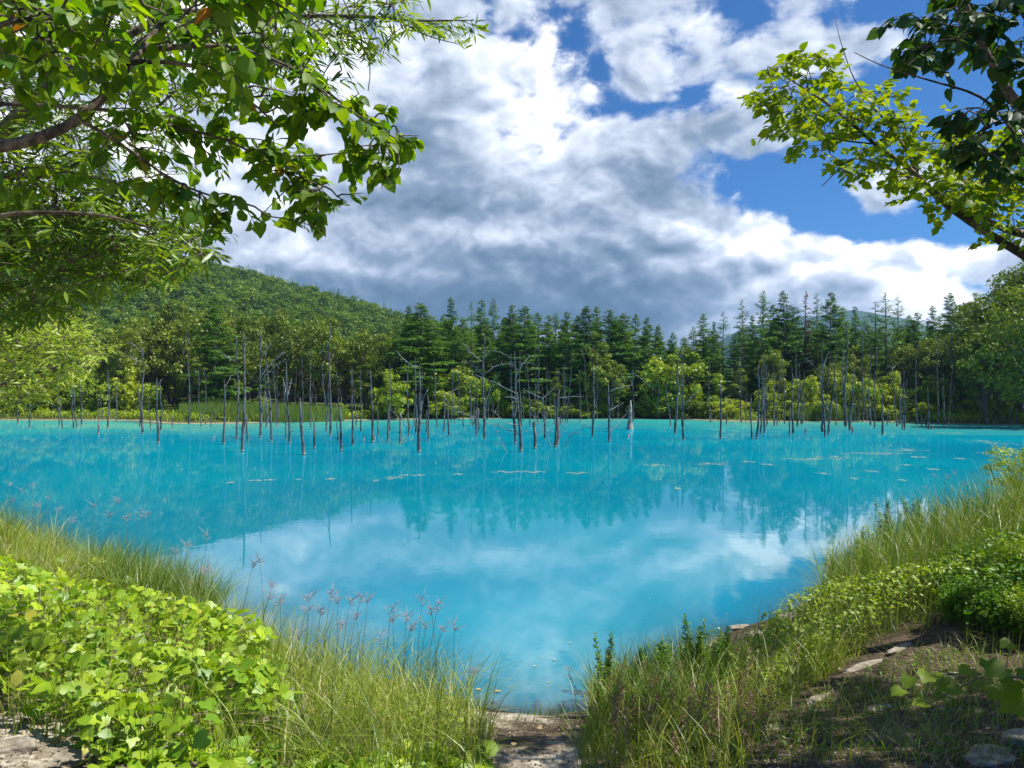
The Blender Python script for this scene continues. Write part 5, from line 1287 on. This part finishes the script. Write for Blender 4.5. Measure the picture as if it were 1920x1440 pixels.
# pebbles on the path
def pebbles():
    x, y = bank_pts(1500, [(860, 1350), (1100, 1350), (1120, 1460), (900, 1460), (400, 1460), (0, 1300), (0, 1460), (1960, 1460), (1960, 1380), (1700, 1330), (1400, 1400)], 2, 8)
    import bmesh as bmm
    b = bmm.new(); bmm.ops.create_icosphere(b, subdivisions=1, radius=1); TV = np.array([v.co[:] for v in b.verts]); TF = [np.array([[v.index for v in f.verts] for f in b.faces])]; b.free()
    c = Geo(); m = len(x)
    P = np.stack([x, y, ground_z(x, y)], 1)
    c.cards(P, np.stack([rng.normal(size=m), rng.normal(size=m), np.zeros(m)], -1), np.tile([0, 0, 1.], (m, 1)), rng.uniform(.003, .013, m) ** 1.0, (TV * [1, .8, .55], TF))
    o = link('gravel', c.mesh('gravel', M['stone'])); tag(o, 'fine gravel on the path and bare earth', 'gravel', kind='stuff')


pebbles()

# ------------------------------------------------------------------ things floating on the water
M['scum'], nt, out = material('floating_pollen')
pr = nt.nodes.new('ShaderNodeBsdfPrincipled'); pr.inputs['Base Color'].default_value = (.30, .34, .25, 1); pr.inputs['Roughness'].default_value = .8; nt.links.new(pr.outputs[0], out.inputs[0])
RAFTS = [(432, 905, 10, 3), (480, 901, 26, 2), (505, 900, 18, 2), (560, 899, 8, 2), (620, 898, 14, 2), (740, 896, 30, 6), (760, 891, 14, 3), (705, 901, 8, 3), (785, 891, 22, 3), (860, 889, 14, 2), (950, 885, 46, 4), (1000, 885, 40, 4), (1085, 887, 38, 4), (1230, 872, 40, 4), (1335, 870, 52, 5), (1405, 866, 22, 3), (1440, 871, 20, 3), (1515, 861, 80, 4), (1575, 858, 60, 8), (1640, 850, 110, 3), (1700, 844, 60, 4), (1840, 827, 50, 6), (1870, 832, 60, 6), (1720, 857, 30, 3), (1800, 860, 16, 3), (1545, 888, 16, 4), (1635, 884, 20, 3), (1270, 916, 10, 4), (1600, 897, 10, 3), (1690, 900, 12, 3), (1750, 880, 18, 3), (1850, 850, 24, 4), (1780, 812, 40, 3), (1700, 872, 12, 2)]
for i, (px, py, wpx, hpx) in enumerate(sorted(RAFTS)):
    Y = F * EYE / (py - HZ); cx = (px - 960) / F * Y; wm = wpx / F * Y; dm = hpx * Y * Y / (F * EYE)
    m = int(30 + wpx * 3)
    c = Geo()
    u_ = np.clip(rng.normal(0, .3, m), -.6, .6); q = np.stack([u_ * wm, .25 * dm * np.sin(u_ * 9 + i) + rng.normal(0, dm * .2, m), np.full(m, .004) + rng.uniform(0, .003, m)], -1)
    c.cards(q, np.stack([rng.normal(size=m), rng.normal(size=m), np.zeros(m)], -1), np.tile([0, 0, 1.], (m, 1)), rng.uniform(.012, .065, m) * (Y / 25), (RAG[0] * [1, 1, 0], RAG[1]))
    o = link('floating_scum', c.mesh('floating_scum', M['scum']), loc=(cx, Y, 0))
    tag(o, f"{'long' if wpx > 35 else 'small'} pale streak of floating pollen on the water, {ordinal(i + 1)} from the left", 'pollen raft', 'pollen rafts on the pond', kind='stuff')


def specks():
    m = 420; px = rng.uniform(350, 1900, m); py = 742 + np.exp(rng.uniform(math.log(85), math.log(560), m)); Y = F * EYE / (py - HZ); x = (px - 960) / F * Y
    k = pond_sd(x, Y) < -.5; x, Y = x[k], Y[k]; m = len(x); c = Geo()
    c.cards(np.stack([x, Y, np.full(m, .006)], -1), np.stack([rng.normal(size=m), rng.normal(size=m), np.zeros(m)], -1), np.tile([0, 0, 1.], (m, 1)), rng.uniform(.008, .028, m) * np.clip(Y / 14, 1, 4), (OVAL[0] * [1, 1, .1], OVAL[1]), v=rng.random(m))
    o = link('floating_specks', c.mesh('floating_specks', M['litter'])); tag(o, 'tiny leaves and specks scattered over the water', 'debris', kind='stuff')


specks()
for i, (px, py) in enumerate([(892, 1293), (927, 1297), (1036, 1238), (998, 1251), (1068, 1207)]):
    p = on_water(px, py); c = Geo(); c.cards(np.zeros((1, 3)), np.array([[1, .3 * i - .5, 0]]), np.array([[0, 0, 1.]]), .07 if i < 2 else .045, OVAL, v=.7 + .05 * i)
    tag(link('floating_leaf', c.mesh('floating_leaf', M['litter']), loc=(p[0], p[1], .012)), ['yellow leaf floating near the path, left one of the close pair', 'yellow leaf floating near the path, right one of the close pair', 'thin floating leaf above the path end, right of centre', 'small white floating petal above the path end', 'pale floating petal furthest from the path'][i], 'leaf', 'leaves floating near the path')

# bright bush at the right edge
YB = broadleaf(71, 2.6, 2.4, 22, 260, (.04, .085), 'bush', low=.05, lr=(.9, 1.5))
Y = 17.0; x = (1915 - 960) / F * Y
place(YB, 'bush', x, Y, (at(1930, 822, Y)[2] - float(ground_z(x, Y))) / 2.5, 'bright yellow-green bush on the bank at the right edge of the picture', 'bush', None)
Y = 15.0; x = (1960 - 960) / F * Y
place(YB, 'bush', x, Y, (at(1930, 905, Y)[2] - float(ground_z(x, Y))) / 2.5, 'lower bush in front of the bright one at the right edge', 'bush', None)
SH = broadleaf(73, 1.2, 1.3, 60, 90, (.035, .075), 'herb', low=.0, lr=(.5, 1.3), squash=1.3)
SH2 = broadleaf(74, 1.2, 1.2, 50, 90, (.03, .065), 'herb_pale', low=.0, lr=(.5, 1.3), squash=1.3)
for i, (px, py, Y, k, wd) in enumerate([(1850, 1015, 7.6, 1, 1.0), (1915, 990, 7.0, 1, 1.1), (1880, 1090, 6.2, 0, 1.0), (1950, 1080, 5.9, 1, 1.1), (1800, 1060, 8.0, 1, 1.0), (1740, 1075, 8.6, 1, .9), (1935, 950, 9.5, 1, 1.2), (1810, 1115, 6.6, 0, .9), (1640, 1085, 9.0, 1, .9)]):
    x = (px - 960) / F * Y
    place((SH, SH2)[k], 'shrub', x, Y, max(.4, at(px, py, Y)[2] - float(ground_z(x, Y))) / 1.15, f"{'pale green' if k else 'dark green'} leafy shrub on the right bank, {ordinal([1640, 1740, 1800, 1810, 1850, 1880, 1915, 1935, 1950].index(px) + 1)} shrub from the left", 'shrub', 'shrubs on the right bank', wide=wd)


# ------------------------------------------------------------------ haze
def haze():
    a, b, c0, c1, z0, z1 = -2750, 2750, -2750, 2750, -4, 320
    V = [(x, y, z) for z in (z0, z1) for y in (c0, c1) for x in (a, b)]
    Q = [(0, 2, 3, 1), (4, 5, 7, 6), (0, 1, 5, 4), (2, 6, 7, 3), (0, 4, 6, 2), (1, 3, 7, 5)]
    m, nt, out = material('haze')
    p = nt.nodes.new('ShaderNodeVolumePrincipled'); p.inputs['Color'].default_value = (.38, .62, 1, 1); p.inputs['Density'].default_value = 1.5e-4; p.inputs['Anisotropy'].default_value = .2
    nt.links.new(p.outputs[0], out.inputs['Volume'])
    o = link('haze', mesh_np('haze', V, [np.array(Q)], m)); tag(o, 'thin blue haze in the air over the valley', 'haze', kind='stuff')


haze()
print('objects', len(bpy.data.objects))
